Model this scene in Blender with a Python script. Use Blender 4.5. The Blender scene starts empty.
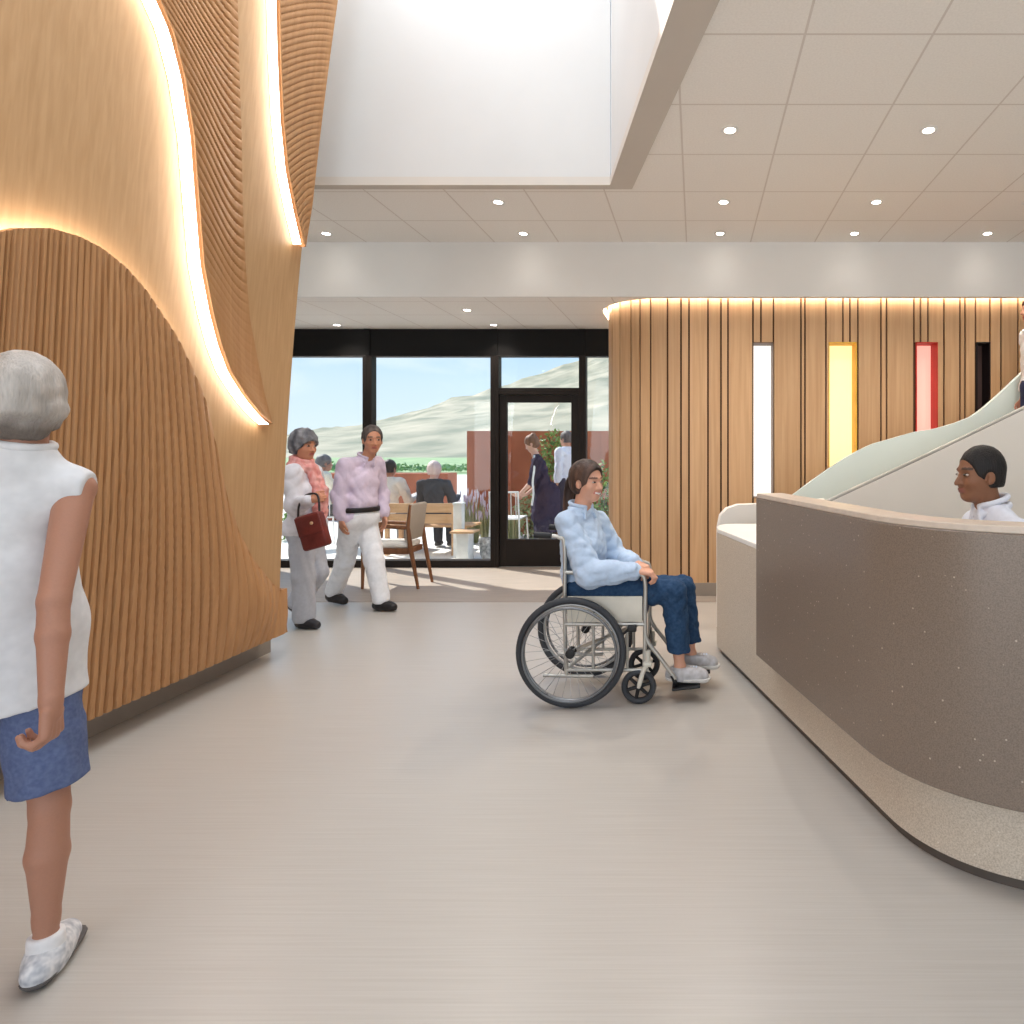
import bpy, math, random
import numpy as np
from mathutils import Vector, Matrix

SC = bpy.context.scene
COL = SC.collection
random.seed(7)
RNG = np.random.RandomState(11)
PI = math.pi
# photograph measurements: focal length and principal point in pixels, eye height in metres
F, PX, PY, CH = 630.0, 696.0, 450.0, 1.42


def P(u, v, y):
    """a point of the place, measured in the photograph at distance y"""
    return np.array([(u - PX) * y / F, y, CH + (PY - v) * y / F])


def V(*a):
    return np.array(a, dtype=float)


def nrm(a):
    a = np.asarray(a, float)
    return a / (np.linalg.norm(a) + 1e-12)


def lerp(a, b, t):
    return a + (b - a) * t


def sstep(a, b, x):
    t = np.clip((x - a) / (b - a), 0, 1)
    return t * t * (3 - 2 * t)


# ------------------------------------------------------------------ tags
def tag(o, label=None, cat=None, group=None, kind=None):
    if label: o['label'] = label
    if cat: o['category'] = cat
    if group: o['group'] = group
    if kind: o['kind'] = kind
    return o


def thing(name, loc, label, cat, group=None):
    o = bpy.data.objects.new(name, None)
    COL.objects.link(o)
    o.location = tuple(float(t) for t in loc)
    o.empty_display_size = 0.1
    return tag(o, label, cat, group)


def wloc(o):
    v = Vector((0, 0, 0))
    while o is not None:
        v = v + o.location
        o = o.parent
    return np.array(v)


def dup(o, loc=None, parent=None):
    c = o.copy()
    COL.objects.link(c)
    if parent is not None: c.parent = parent
    for ch in list(o.children):
        dup(ch, None, c)
    if loc is not None: c.location = tuple(loc)
    return c


# ------------------------------------------------------------------ colours and materials
def lin(c):
    out = []
    for t in c[:3]:
        t = t / 255.0
        out.append(t / 12.92 if t <= 0.04045 else ((t + 0.055) / 1.055) ** 2.4)
    return tuple(out) + (1.0,)


def new_mat(name):
    m = bpy.data.materials.new(name)
    m.use_nodes = True
    nt = m.node_tree
    b = nt.nodes.get('Principled BSDF')
    return m, nt, b


def N(nt, t, **kw):
    n = nt.nodes.new(t)
    for k, v in kw.items():
        setattr(n, k, v)
    return n


def mat(name, c, rough=0.6, spec=0.4, metal=0.0, var=0.06, scale=(6, 6, 6), detail=3, bump=0.0, bscale=None, c2=None, coat=0.0, sub=0.0):
    """procedural material: colour varied by noise, optional bump"""
    m, nt, b = new_mat(name)
    L = nt.links
    b.inputs['Roughness'].default_value = rough
    b.inputs['Metallic'].default_value = metal
    b.inputs['Specular IOR Level'].default_value = spec
    if coat: b.inputs['Coat Weight'].default_value = coat
    tc = N(nt, 'ShaderNodeTexCoord')
    mp = N(nt, 'ShaderNodeMapping')
    mp.inputs['Scale'].default_value = scale
    L.new(tc.outputs['Object'], mp.inputs['Vector'])
    nz = N(nt, 'ShaderNodeTexNoise')
    nz.inputs['Scale'].default_value = 1.0
    nz.inputs['Detail'].default_value = detail
    L.new(mp.outputs['Vector'], nz.inputs['Vector'])
    cr = N(nt, 'ShaderNodeValToRGB')
    a = lin(c)
    if c2 is None:
        lo = tuple(max(0, t * (1 - var * 2)) for t in a[:3]) + (1,)
        hi = tuple(min(1, t * (1 + var * 2)) for t in a[:3]) + (1,)
    else:
        lo, hi = a, lin(c2)
    cr.color_ramp.elements[0].position = 0.3
    cr.color_ramp.elements[1].position = 0.7
    cr.color_ramp.elements[0].color = lo
    cr.color_ramp.elements[1].color = hi
    L.new(nz.outputs['Fac'], cr.inputs['Fac'])
    L.new(cr.outputs['Color'], b.inputs['Base Color'])
    if bump:
        mp2 = N(nt, 'ShaderNodeMapping')
        mp2.inputs['Scale'].default_value = bscale or scale
        L.new(tc.outputs['Object'], mp2.inputs['Vector'])
        n2 = N(nt, 'ShaderNodeTexNoise')
        n2.inputs['Scale'].default_value = 1.0
        n2.inputs['Detail'].default_value = 4
        L.new(mp2.outputs['Vector'], n2.inputs['Vector'])
        bp = N(nt, 'ShaderNodeBump')
        bp.inputs['Strength'].default_value = bump
        bp.inputs['Distance'].default_value = 0.01
        L.new(n2.outputs['Fac'], bp.inputs['Height'])
        L.new(bp.outputs['Normal'], b.inputs['Normal'])
    return m


def emis(name, c, s):
    m, nt, b = new_mat(name)
    b.inputs['Base Color'].default_value = lin(c)
    b.inputs['Emission Color'].default_value = lin(c)
    b.inputs['Emission Strength'].default_value = s
    return m


def speck_mat(name, c, dark, light, rough, sc=220):
    """engineered stone: fine grain with scattered pale chips"""
    m, nt, b = new_mat(name)
    L = nt.links
    tc = N(nt, 'ShaderNodeTexCoord')
    nz = N(nt, 'ShaderNodeTexNoise'); nz.inputs['Scale'].default_value = sc; nz.inputs['Detail'].default_value = 2
    L.new(tc.outputs['Object'], nz.inputs['Vector'])
    cr = N(nt, 'ShaderNodeValToRGB')
    cr.color_ramp.elements[0].position = 0.3; cr.color_ramp.elements[0].color = lin(dark)
    cr.color_ramp.elements[1].position = 0.62; cr.color_ramp.elements[1].color = lin(c)
    L.new(nz.outputs['Fac'], cr.inputs['Fac'])
    vo = N(nt, 'ShaderNodeTexVoronoi'); vo.inputs['Scale'].default_value = 26
    L.new(tc.outputs['Object'], vo.inputs['Vector'])
    c3 = N(nt, 'ShaderNodeValToRGB')
    c3.color_ramp.elements[0].position = 0.06; c3.color_ramp.elements[0].color = (1, 1, 1, 1)
    c3.color_ramp.elements[1].position = 0.10; c3.color_ramp.elements[1].color = (0, 0, 0, 1)
    L.new(vo.outputs['Distance'], c3.inputs['Fac'])
    mx = N(nt, 'ShaderNodeMixRGB')
    L.new(c3.outputs['Color'], mx.inputs['Fac'])
    L.new(cr.outputs['Color'], mx.inputs['Color1'])
    mx.inputs['Color2'].default_value = lin(light)
    L.new(mx.outputs['Color'], b.inputs['Base Color'])
    b.inputs['Roughness'].default_value = rough
    return m


def wood_mat(name, a, c, scale=(14, 14, 1.2), rough=0.5, rnd=0.0, bump=0.05):
    m, nt, b = new_mat(name)
    L = nt.links
    tc = N(nt, 'ShaderNodeTexCoord')
    mp = N(nt, 'ShaderNodeMapping'); mp.inputs['Scale'].default_value = scale
    L.new(tc.outputs['Object'], mp.inputs['Vector'])
    nz = N(nt, 'ShaderNodeTexNoise'); nz.inputs['Scale'].default_value = 1.6; nz.inputs['Detail'].default_value = 6
    nz.inputs['Distortion'].default_value = 0.4
    L.new(mp.outputs['Vector'], nz.inputs['Vector'])
    cr = N(nt, 'ShaderNodeValToRGB')
    cr.color_ramp.elements[0].position = 0.28; cr.color_ramp.elements[0].color = lin(a)
    cr.color_ramp.elements[1].position = 0.72; cr.color_ramp.elements[1].color = lin(c)
    L.new(nz.outputs['Fac'], cr.inputs['Fac'])
    out = cr.outputs['Color']
    if rnd:
        g = N(nt, 'ShaderNodeNewGeometry')
        mr = N(nt, 'ShaderNodeMapRange')
        mr.inputs['To Min'].default_value = 1 - rnd; mr.inputs['To Max'].default_value = 1 + rnd
        L.new(g.outputs['Random Per Island'], mr.inputs['Value'])
        hs = N(nt, 'ShaderNodeHueSaturation')
        L.new(mr.outputs['Result'], hs.inputs['Value'])
        L.new(out, hs.inputs['Color'])
        out = hs.outputs['Color']
    L.new(out, b.inputs['Base Color'])
    b.inputs['Roughness'].default_value = rough
    b.inputs['Specular IOR Level'].default_value = 0.3
    if bump:
        bp = N(nt, 'ShaderNodeBump'); bp.inputs['Strength'].default_value = bump; bp.inputs['Distance'].default_value = 0.01
        L.new(nz.outputs['Fac'], bp.inputs['Height']); L.new(bp.outputs['Normal'], b.inputs['Normal'])
    return m


def glass_mat(name, tint=(0.97, 0.985, 0.98), refl=0.06):
    m, nt, b = new_mat(name)
    nt.nodes.remove(b)
    L = nt.links
    out = nt.nodes.get('Material Output')
    tr = N(nt, 'ShaderNodeBsdfTransparent'); tr.inputs['Color'].default_value = tint + (1,)
    gl = N(nt, 'ShaderNodeBsdfGlossy'); gl.inputs['Roughness'].default_value = 0.02
    mx = N(nt, 'ShaderNodeMixShader'); mx.inputs['Fac'].default_value = refl
    L.new(tr.outputs[0], mx.inputs[1]); L.new(gl.outputs[0], mx.inputs[2]); L.new(mx.outputs[0], out.inputs['Surface'])
    return m


def vcol_mat(name, rough=0.5, spec=0.35, sub=0.0, bump=0.0, bs=200, st=(1, 1, 1)):
    m, nt, b = new_mat(name)
    L = nt.links
    at = N(nt, 'ShaderNodeAttribute'); at.attribute_name = 'Col'
    tc = N(nt, 'ShaderNodeTexCoord')
    nz = N(nt, 'ShaderNodeTexNoise'); nz.inputs['Scale'].default_value = bs; nz.inputs['Detail'].default_value = 3
    mp = N(nt, 'ShaderNodeMapping'); mp.inputs['Scale'].default_value = st
    L.new(tc.outputs['Object'], mp.inputs['Vector']); L.new(mp.outputs['Vector'], nz.inputs['Vector'])
    vr = 0.06 if st == (1, 1, 1) else 0.3
    mr = N(nt, 'ShaderNodeMapRange'); mr.inputs['To Min'].default_value = 1 - vr; mr.inputs['To Max'].default_value = 1 + vr
    L.new(nz.outputs['Fac'], mr.inputs['Value'])
    hs = N(nt, 'ShaderNodeHueSaturation'); L.new(mr.outputs['Result'], hs.inputs['Value']); L.new(at.outputs['Color'], hs.inputs['Color'])
    L.new(hs.outputs['Color'], b.inputs['Base Color'])
    b.inputs['Roughness'].default_value = rough
    b.inputs['Specular IOR Level'].default_value = spec
    if sub:
        b.inputs['Subsurface Weight'].default_value = sub
        b.inputs['Subsurface Radius'].default_value = (0.01, 0.004, 0.002)
    if bump:
        bp = N(nt, 'ShaderNodeBump'); bp.inputs['Strength'].default_value = bump; bp.inputs['Distance'].default_value = 0.004
        L.new(nz.outputs['Fac'], bp.inputs['Height']); L.new(bp.outputs['Normal'], b.inputs['Normal'])
    return m


# ------------------------------------------------------------------ mesh builder
def frame_of(d):
    d = nrm(d)
    a = V(0, 0, 1) if abs(d[2]) < 0.9 else V(1, 0, 0)
    x = nrm(np.cross(a, d)); y = np.cross(d, x)
    return x, y, d


class MB:
    def __init__(s):
        s.v = []; s.f = []; s.m = []

    def _add(s, vs, fs, mi=0):
        b = len(s.v)
        s.v.extend([tuple(map(float, p)) for p in vs])
        s.f.extend([tuple(b + i for i in f) for f in fs])
        s.m.extend([mi] * len(fs))

    def box(s, c, size, mi=0, rz=0.0, bev=0.0, R=None):
        hx, hy, hz = [t / 2 for t in size]
        c = np.asarray(c, float)
        if R is None:
            R = np.array([[math.cos(rz), -math.sin(rz), 0], [math.sin(rz), math.cos(rz), 0], [0, 0, 1]])
        if bev <= 0:
            pts = [(x, y, z) for z in (-hz, hz) for x, y in ((-hx, -hy), (hx, -hy), (hx, hy), (-hx, hy))]
            fs = [(3, 2, 1, 0), (4, 5, 6, 7), (0, 1, 5, 4), (1, 2, 6, 5), (2, 3, 7, 6), (3, 0, 4, 7)]
            s._add([c + R @ V(*p) for p in pts], fs, mi)
        else:
            bev = min(bev, hx * .95, hy * .95, hz * .95)
            rings = []
            def ring(ix, z):
                pts = []
                r = bev
                for cx, cy, a0 in ((hx - r, hy - r, 0), (-hx + r, hy - r, 90), (-hx + r, -hy + r, 180), (hx - r, -hy + r, 270)):
                    for k in range(4):
                        a = math.radians(a0 + 30 * k)
                        pts.append((cx + (r - ix) * math.cos(a), cy + (r - ix) * math.sin(a), z))
                return pts
            for ix, z in ((bev * .999, -hz), (bev * .3, -hz + bev * .3), (0, -hz + bev), (0, hz - bev), (bev * .3, hz - bev * .3), (bev * .999, hz)):
                rings.append(ring(ix, z))
            n = 16
            vs = [c + R @ V(*p) for r in rings for p in r]
            fs = []
            for i in range(len(rings) - 1):
                for k in range(n):
                    fs.append((i * n + k, i * n + (k + 1) % n, (i + 1) * n + (k + 1) % n, (i + 1) * n + k))
            fs.append(tuple(range(n - 1, -1, -1)))
            fs.append(tuple((len(rings) - 1) * n + k for k in range(n)))
            s._add(vs, fs, mi)

    def tube(s, path, r, n=10, mi=0, closed=False, caps=True):
        path = [np.asarray(p, float) for p in path]
        m = len(path)
        rs = [r] * m if np.isscalar(r) else list(r)
        vs = []; fs = []
        px = None
        for i, p in enumerate(path):
            if closed: d = path[(i + 1) % m] - path[i - 1]
            else: d = path[min(i + 1, m - 1)] - path[max(i - 1, 0)]
            d = nrm(d)
            if px is None: x, y, _ = frame_of(d)
            else:
                x = nrm(px - d * np.dot(px, d)); y = np.cross(d, x)
            px = x
            for k in range(n):
                a = 2 * PI * k / n
                vs.append(p + rs[i] * (x * math.cos(a) + y * math.sin(a)))
        rng = m if closed else m - 1
        for i in range(rng):
            j = (i + 1) % m
            for k in range(n):
                fs.append((i * n + k, i * n + (k + 1) % n, j * n + (k + 1) % n, j * n + k))
        if caps and not closed:
            fs.append(tuple(range(n - 1, -1, -1)))
            fs.append(tuple((m - 1) * n + k for k in range(n)))
        s._add(vs, fs, mi)

    def torus(s, c, axis, R, r, n=48, k=10, mi=0):
        x, y, _ = frame_of(axis)
        c = np.asarray(c, float)
        s.tube([c + R * (x * math.cos(2 * PI * i / n) + y * math.sin(2 * PI * i / n)) for i in range(n)], r, k, mi, closed=True)

    def lathe(s, c, axis, prof, n=24, mi=0):
        """prof: (radius, distance along axis)"""
        x, y, d = frame_of(axis)
        c = np.asarray(c, float)
        vs = []; fs = []
        for r, h in prof:
            for k in range(n):
                a = 2 * PI * k / n
                vs.append(c + d * h + max(r, 1e-5) * (x * math.cos(a) + y * math.sin(a)))
        for i in range(len(prof) - 1):
            for k in range(n):
                fs.append((i * n + k, i * n + (k + 1) % n, (i + 1) * n + (k + 1) % n, (i + 1) * n + k))
        fs.append(tuple(range(n - 1, -1, -1)))
        fs.append(tuple((len(prof) - 1) * n + k for k in range(n)))
        s._add(vs, fs, mi)

    def grid(s, A, mi=0, flip=False):
        """A: array (rows, cols, 3)"""
        A = np.asarray(A, float)
        r, c = A.shape[:2]
        fs = []
        for i in range(r - 1):
            for k in range(c - 1):
                q = (i * c + k, i * c + k + 1, (i + 1) * c + k + 1, (i + 1) * c + k)
                fs.append(q[::-1] if flip else q)
        s._add(A.reshape(-1, 3), fs, mi)

    def poly(s, pts, mi=0):
        s._add(pts, [tuple(range(len(pts)))], mi)

    def prism(s, pts2, z0, z1, mi=0):
        n = len(pts2)
        vs = [(p[0], p[1], z0) for p in pts2] + [(p[0], p[1], z1) for p in pts2]
        fs = [tuple(range(n - 1, -1, -1)), tuple(range(n, 2 * n))]
        for k in range(n):
            j = (k + 1) % n
            fs.append((k, j, n + j, n + k))
        s._add(vs, fs, mi)

    def sweep(s, path, prof, mi=0, caps=True):
        """path: 2-D plan points; prof: closed list of (offset to the left of travel, z)"""
        path = [np.asarray(p[:2], float) for p in path]
        m = len(path); n = len(prof)
        vs = []; fs = []
        for i in range(m):
            d0 = nrm(path[i] - path[i - 1]) if i > 0 else None
            d1 = nrm(path[i + 1] - path[i]) if i < m - 1 else None
            if d0 is None: d0 = d1
            if d1 is None: d1 = d0
            n0 = V(-d0[1], d0[0]); n1 = V(-d1[1], d1[0])
            nn = nrm(n0 + n1); nn = nn / max(0.5, np.dot(nn, n0))
            for o, z in prof:
                q = path[i] + nn * o
                vs.append((q[0], q[1], z))
        for i in range(m - 1):
            for k in range(n):
                j = (k + 1) % n
                fs.append((i * n + k, (i + 1) * n + k, (i + 1) * n + j, i * n + j))
        if caps:
            fs.append(tuple(range(n)))
            fs.append(tuple((m - 1) * n + k for k in range(n - 1, -1, -1)))
        s._add(vs, fs, mi)

    def build(s, name, mats, parent=None, smooth=None, loc=None, fix=True, bevel=0.0):
        if not isinstance(mats, (list, tuple)): mats = [mats]
        me = bpy.data.meshes.new(name)
        base = wloc(parent) if parent is not None else (np.asarray(loc, float) if loc is not None else np.zeros(3))
        vs = np.asarray(s.v, float) - base
        me.from_pydata(vs.tolist(), [], s.f)
        for m in mats: me.materials.append(m)
        if len(mats) > 1: me.polygons.foreach_set('material_index', s.m)
        me.update()
        if fix:
            import bmesh
            bm = bmesh.new(); bm.from_mesh(me)
            bmesh.ops.recalc_face_normals(bm, faces=bm.faces)
            bm.to_mesh(me); bm.free()
        if smooth is not None:
            me.polygons.foreach_set('use_smooth', [True] * len(me.polygons))
            me.set_sharp_from_angle(angle=math.radians(smooth))
        o = bpy.data.objects.new(name, me)
        COL.objects.link(o)
        if parent is not None: o.parent = parent
        elif loc is not None: o.location = tuple(map(float, loc))
        if bevel:
            b = o.modifiers.new('edge', 'BEVEL'); b.width = bevel; b.segments = 2; b.limit_method = 'ANGLE'
        return o


def bez(p0, p1, p2, n):
    p0, p1, p2 = [np.asarray(p, float) for p in (p0, p1, p2)]
    return [(1 - t) ** 2 * p0 + 2 * t * (1 - t) * p1 + t * t * p2 for t in np.linspace(0, 1, n)]


def curve_pts(pts, n=8):
    """Catmull-Rom through points"""
    pts = [np.asarray(p, float) for p in pts]
    out = []
    for i in range(len(pts) - 1):
        p0 = pts[max(i - 1, 0)]; p1 = pts[i]; p2 = pts[i + 1]; p3 = pts[min(i + 2, len(pts) - 1)]
        for t in np.linspace(0, 1, n, endpoint=False):
            out.append(0.5 * ((2 * p1) + (-p0 + p2) * t + (2 * p0 - 5 * p1 + 4 * p2 - p3) * t * t + (-p0 + 3 * p1 - 3 * p2 + p3) * t ** 3))
    out.append(pts[-1])
    return out


# ------------------------------------------------------------------ smooth solids (bodies, clothes, hair)
class SDF:
    def __init__(s, lo, hi, vox):
        s.lo = np.asarray(lo, float); s.vox = vox
        s.n = np.maximum(4, np.ceil((np.asarray(hi, float) - s.lo) / vox).astype(int) + 1)
        s.d = np.full(s.n, 1.0, np.float32)

    def _win(s, lo, hi):
        a = np.clip(np.floor((lo - s.lo) / s.vox).astype(int), 0, s.n)
        b = np.clip(np.ceil((hi - s.lo) / s.vox).astype(int) + 1, 0, s.n)
        if np.any(b <= a): return None
        sl = tuple(slice(a[i], b[i]) for i in range(3))
        ax = [(s.lo[i] + s.vox * np.arange(a[i], b[i])).astype(np.float32) for i in range(3)]
        return sl, ax[0][:, None, None], ax[1][None, :, None], ax[2][None, None, :]

    def _merge(s, sl, d, k, op):
        a = s.d[sl]
        if op == 'add':
            if k <= 0: s.d[sl] = np.minimum(a, d)
            else:
                h = np.clip(0.5 + 0.5 * (a - d) / k, 0, 1)
                s.d[sl] = a * (1 - h) + d * h - k * h * (1 - h)
        else:
            if k <= 0: s.d[sl] = np.maximum(a, -d)
            else:
                h = np.clip(0.5 - 0.5 * (a + d) / k, 0, 1)
                s.d[sl] = a * (1 - h) - d * h + k * h * (1 - h)

    def cone(s, a, b, ra, rb, k=0.02, op='add'):
        a = np.asarray(a, float); b = np.asarray(b, float)
        m = max(ra, rb) + k + 3 * s.vox + 0.01
        w = s._win(np.minimum(a, b) - m, np.maximum(a, b) + m)
        if w is None: return
        sl, X, Y, Z = w
        ba = b - a; L2 = float(np.dot(ba, ba)) + 1e-12
        px, py, pz = X - a[0], Y - a[1], Z - a[2]
        t = np.clip((px * ba[0] + py * ba[1] + pz * ba[2]) / L2, 0, 1)
        d = np.sqrt((px - t * ba[0]) ** 2 + (py - t * ba[1]) ** 2 + (pz - t * ba[2]) ** 2) - (ra + (rb - ra) * t)
        s._merge(sl, d, k, op)

    def ell(s, c, axes, rad, k=0.02, op='add'):
        c = np.asarray(c, float); A = np.asarray(axes, float); r = np.asarray(rad, float)
        m = np.sqrt(((A * r[:, None]) ** 2).sum(0)) + k + 3 * s.vox + 0.01
        w = s._win(c - m, c + m)
        if w is None: return
        sl, X, Y, Z = w
        px, py, pz = X - c[0], Y - c[1], Z - c[2]
        k0 = 0; k1 = 0
        for i in range(3):
            q = px * A[i, 0] + py * A[i, 1] + pz * A[i, 2]
            k0 = k0 + (q / r[i]) ** 2; k1 = k1 + (q / r[i] ** 2) ** 2
        k0 = np.sqrt(k0); k1 = np.sqrt(k1) + 1e-6
        s._merge(sl, k0 * (k0 - 1) / k1, k, op)

    def prims(s, pr, off=0.0, k=0.02):
        for q in pr:
            if q[0] == 'c': s.cone(q[1], q[2], q[3] + off, q[4] + off, k)
            else: s.ell(q[1], q[2], [t + off for t in q[3]], k)

    def axes3(s):
        return [(s.lo[i] + s.vox * np.arange(s.n[i])).astype(np.float32).reshape([-1 if j == i else 1 for j in range(3)]) for i in range(3)]

    def cut(s, p, n):
        """remove what lies on the side n points to"""
        n = nrm(n)
        X, Y, Z = s.axes3()
        d = (X - p[0]) * n[0] + (Y - p[1]) * n[1] + (Z - p[2]) * n[2]
        s.d = np.maximum(s.d, d.astype(np.float32))

    def noise(s, amp, freqs, seed=0, num=6):
        r = np.random.RandomState(seed)
        X, Y, Z = s.axes3()
        t = 0
        for i in range(num):
            k = r.normal(size=3) * np.asarray(freqs)
            t = t + np.sin(X * k[0] + Y * k[1] + Z * k[2] + r.uniform(0, 6.28))
        s.d = s.d + (amp / math.sqrt(num) * t).astype(np.float32)

    def folds(s, amp, freqs, seed=0, num=5):
        """creased cloth: soft ridges with sharp valleys"""
        r = np.random.RandomState(seed)
        X, Y, Z = s.axes3()
        t = 0
        for i in range(num):
            k = r.normal(size=3) * np.asarray(freqs)
            w = 1.2 * np.sin(X * k[1] * .45 + Y * k[2] * .45 + Z * k[0] * .45 + r.uniform(0, 6.28))
            t = t + np.abs(np.sin((X * k[0] + Y * k[1] + Z * k[2]) * .5 + w + r.uniform(0, 6.28)))
        s.d = s.d - (amp * (t / num * 2 - 1.27)).astype(np.float32)

    def mesh(s):
        d = s.d
        d[0] = d[-1] = 1; d[:, 0] = d[:, -1] = 1; d[:, :, 0] = d[:, :, -1] = 1
        ins = d < 0
        nx, ny, nz = d.shape
        c = np.zeros((nx - 1, ny - 1, nz - 1), np.int8)
        for i in (0, 1):
            for j in (0, 1):
                for k in (0, 1):
                    c += ins[i:nx - 1 + i, j:ny - 1 + j, k:nz - 1 + k]
        act = (c > 0) & (c < 8)
        I, J, K = np.nonzero(act)
        idx = np.full(act.shape, -1, np.int64); idx[I, J, K] = np.arange(len(I))
        acc = np.zeros((len(I), 3)); cnt = np.zeros(len(I))
        cor = [(i, j, k) for i in (0, 1) for j in (0, 1) for k in (0, 1)]
        for a in range(8):
            for b in range(a + 1, 8):
                if sum(abs(cor[a][t] - cor[b][t]) for t in range(3)) != 1: continue
                da = d[I + cor[a][0], J + cor[a][1], K + cor[a][2]].astype(float)
                db = d[I + cor[b][0], J + cor[b][1], K + cor[b][2]].astype(float)
                m = (da < 0) != (db < 0)
                t = np.where(m, da / np.where(np.abs(da - db) < 1e-9, 1, da - db), 0)
                pa = np.array(cor[a], float); pb = np.array(cor[b], float)
                acc[m] += (pa[None] + (pb - pa)[None] * t[:, None])[m]; cnt[m] += 1
        vs = (np.stack([I, J, K], 1) + acc / np.maximum(cnt, 1)[:, None]) * s.vox + s.lo
        quads = []
        for ax in range(3):
            o = [t for t in range(3) if t != ax]
            sl0 = [slice(None)] * 3; sl1 = [slice(None)] * 3
            sl0[ax] = slice(0, -1); sl1[ax] = slice(1, None)
            a = ins[tuple(sl0)]; b = ins[tuple(sl1)]
            ch = a != b
            E = np.stack(np.nonzero(ch), 1)
            if not len(E): continue
            q = []
            for du, dv in ((0, 0), (1, 0), (1, 1), (0, 1)):
                e = E.copy(); e[:, o[0]] -= du; e[:, o[1]] -= dv
                q.append(idx[e[:, 0], e[:, 1], e[:, 2]])
            q = np.stack(q, 1)
            fl = a[E[:, 0], E[:, 1], E[:, 2]]
            if ax == 1: fl = ~fl
            q[fl] = q[fl][:, ::-1]
            quads.append(q)
        qs = np.concatenate(quads)
        return vs, qs[:, ::-1]


def sdf_object(S, name, material, parent=None, loc=None, color=None, relax=1):
    vs, fs = S.mesh()
    if relax:
        for _ in range(relax):
            acc = np.zeros_like(vs); cnt = np.zeros(len(vs))
            for a in range(4):
                b = (a + 1) % 4
                np.add.at(acc, fs[:, a], vs[fs[:, b]]); np.add.at(cnt, fs[:, a], 1)
                np.add.at(acc, fs[:, b], vs[fs[:, a]]); np.add.at(cnt, fs[:, b], 1)
            vs = vs * 0.4 + 0.6 * acc / np.maximum(cnt, 1)[:, None]
    base = wloc(parent) if parent is not None else np.asarray(loc, float)
    me = bpy.data.meshes.new(name)
    me.vertices.add(len(vs)); me.vertices.foreach_set('co', (vs - base).astype(np.float32).ravel())
    me.loops.add(len(fs) * 4); me.loops.foreach_set('vertex_index', fs.astype(np.int32).ravel())
    me.polygons.add(len(fs)); me.polygons.foreach_set('loop_start', np.arange(len(fs), dtype=np.int32) * 4)
    me.polygons.foreach_set('use_smooth', np.ones(len(fs), bool))
    me.update(calc_edges=True); me.validate()
    me.materials.append(material)
    if color is not None:
        ca = me.color_attributes.new('Col', 'FLOAT_COLOR', 'POINT')
        c = np.ones((len(vs), 4), np.float32); c[:, :3] = color(vs)
        ca.data.foreach_set('color', c.ravel())
    o = bpy.data.objects.new(name, me); COL.objects.link(o)
    if parent is not None: o.parent = parent
    else: o.location = tuple(map(float, base))
    return o
# ================================================================== MATERIALS
M = {}
M['white'] = mat('white_paint', (238, 236, 232), 0.7, var=0.01, scale=(2, 2, 2))
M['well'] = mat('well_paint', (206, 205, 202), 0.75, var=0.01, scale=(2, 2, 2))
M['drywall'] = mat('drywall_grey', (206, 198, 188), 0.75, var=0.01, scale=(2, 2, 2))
M['dark'] = mat('dark_bronze', (33, 26, 22), 0.5, spec=0.25, var=0.08, scale=(4, 4, 4))
M['header'] = mat('black_spandrel', (12, 10, 9), 0.5, spec=0.2, var=0.08, scale=(3, 3, 3))
M['glass'] = glass_mat('clear_glass', refl=0.03)
M['smooth_wood'] = wood_mat('pale_maple_veneer', (184, 146, 103), (197, 159, 117), (30, 30, 0.5), 0.5)
M['rib_wood'] = wood_mat('ribbed_maple', (176, 128, 84), (191, 144, 99), (20, 20, 0.8), 0.5)
M['plank_wood'] = wood_mat('oak_planks', (190, 150, 110), (208, 170, 130), (20, 20, 0.7), 0.5, rnd=0.09)
M['groove'] = mat('groove_dark', (88, 58, 38), 0.8, scale=(8, 8, 1))
M['plinth'] = mat('grey_plinth', (150, 140, 130), 0.45, var=0.03)
M['led_soft'] = emis('soft_led', (255, 248, 240), 11.0)
M['led'] = emis('warm_led', (255, 248, 240), 6.5)
M['led_cove'] = emis('warm_cove_led', (255, 246, 234), 12.0)
M['lamp'] = emis('downlight_lamp', (255, 246, 234), 14.0)
M['panel_stone'] = speck_mat('brown_stone', (134, 118, 104), (112, 98, 86), (190, 174, 156), 0.34, 240)
M['base_stone'] = speck_mat('beige_stone', (214, 200, 182), (184, 168, 148), (226, 216, 202), 0.5, 200)
M['ledge'] = mat('beige_ledge', (206, 190, 174), 0.4, var=0.03, scale=(30, 30, 30))
M['worktop'] = mat('white_worktop', (240, 236, 230), 0.35, var=0.01)
M['kick'] = mat('dark_kick', (92, 82, 74), 0.5)
M['stair_out'] = mat('stair_plaster', (242, 237, 229), 0.7, var=0.01, scale=(2, 2, 2))
M['stair_in'] = mat('stair_sky_shade', (216, 230, 227), 0.6, var=0.01, scale=(2, 2, 2))  # mint tone is shading from sky light, put into the base colour
M['tread'] = wood_mat('stair_tread', (180, 140, 100), (196, 156, 112), (2, 14, 14))


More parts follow.
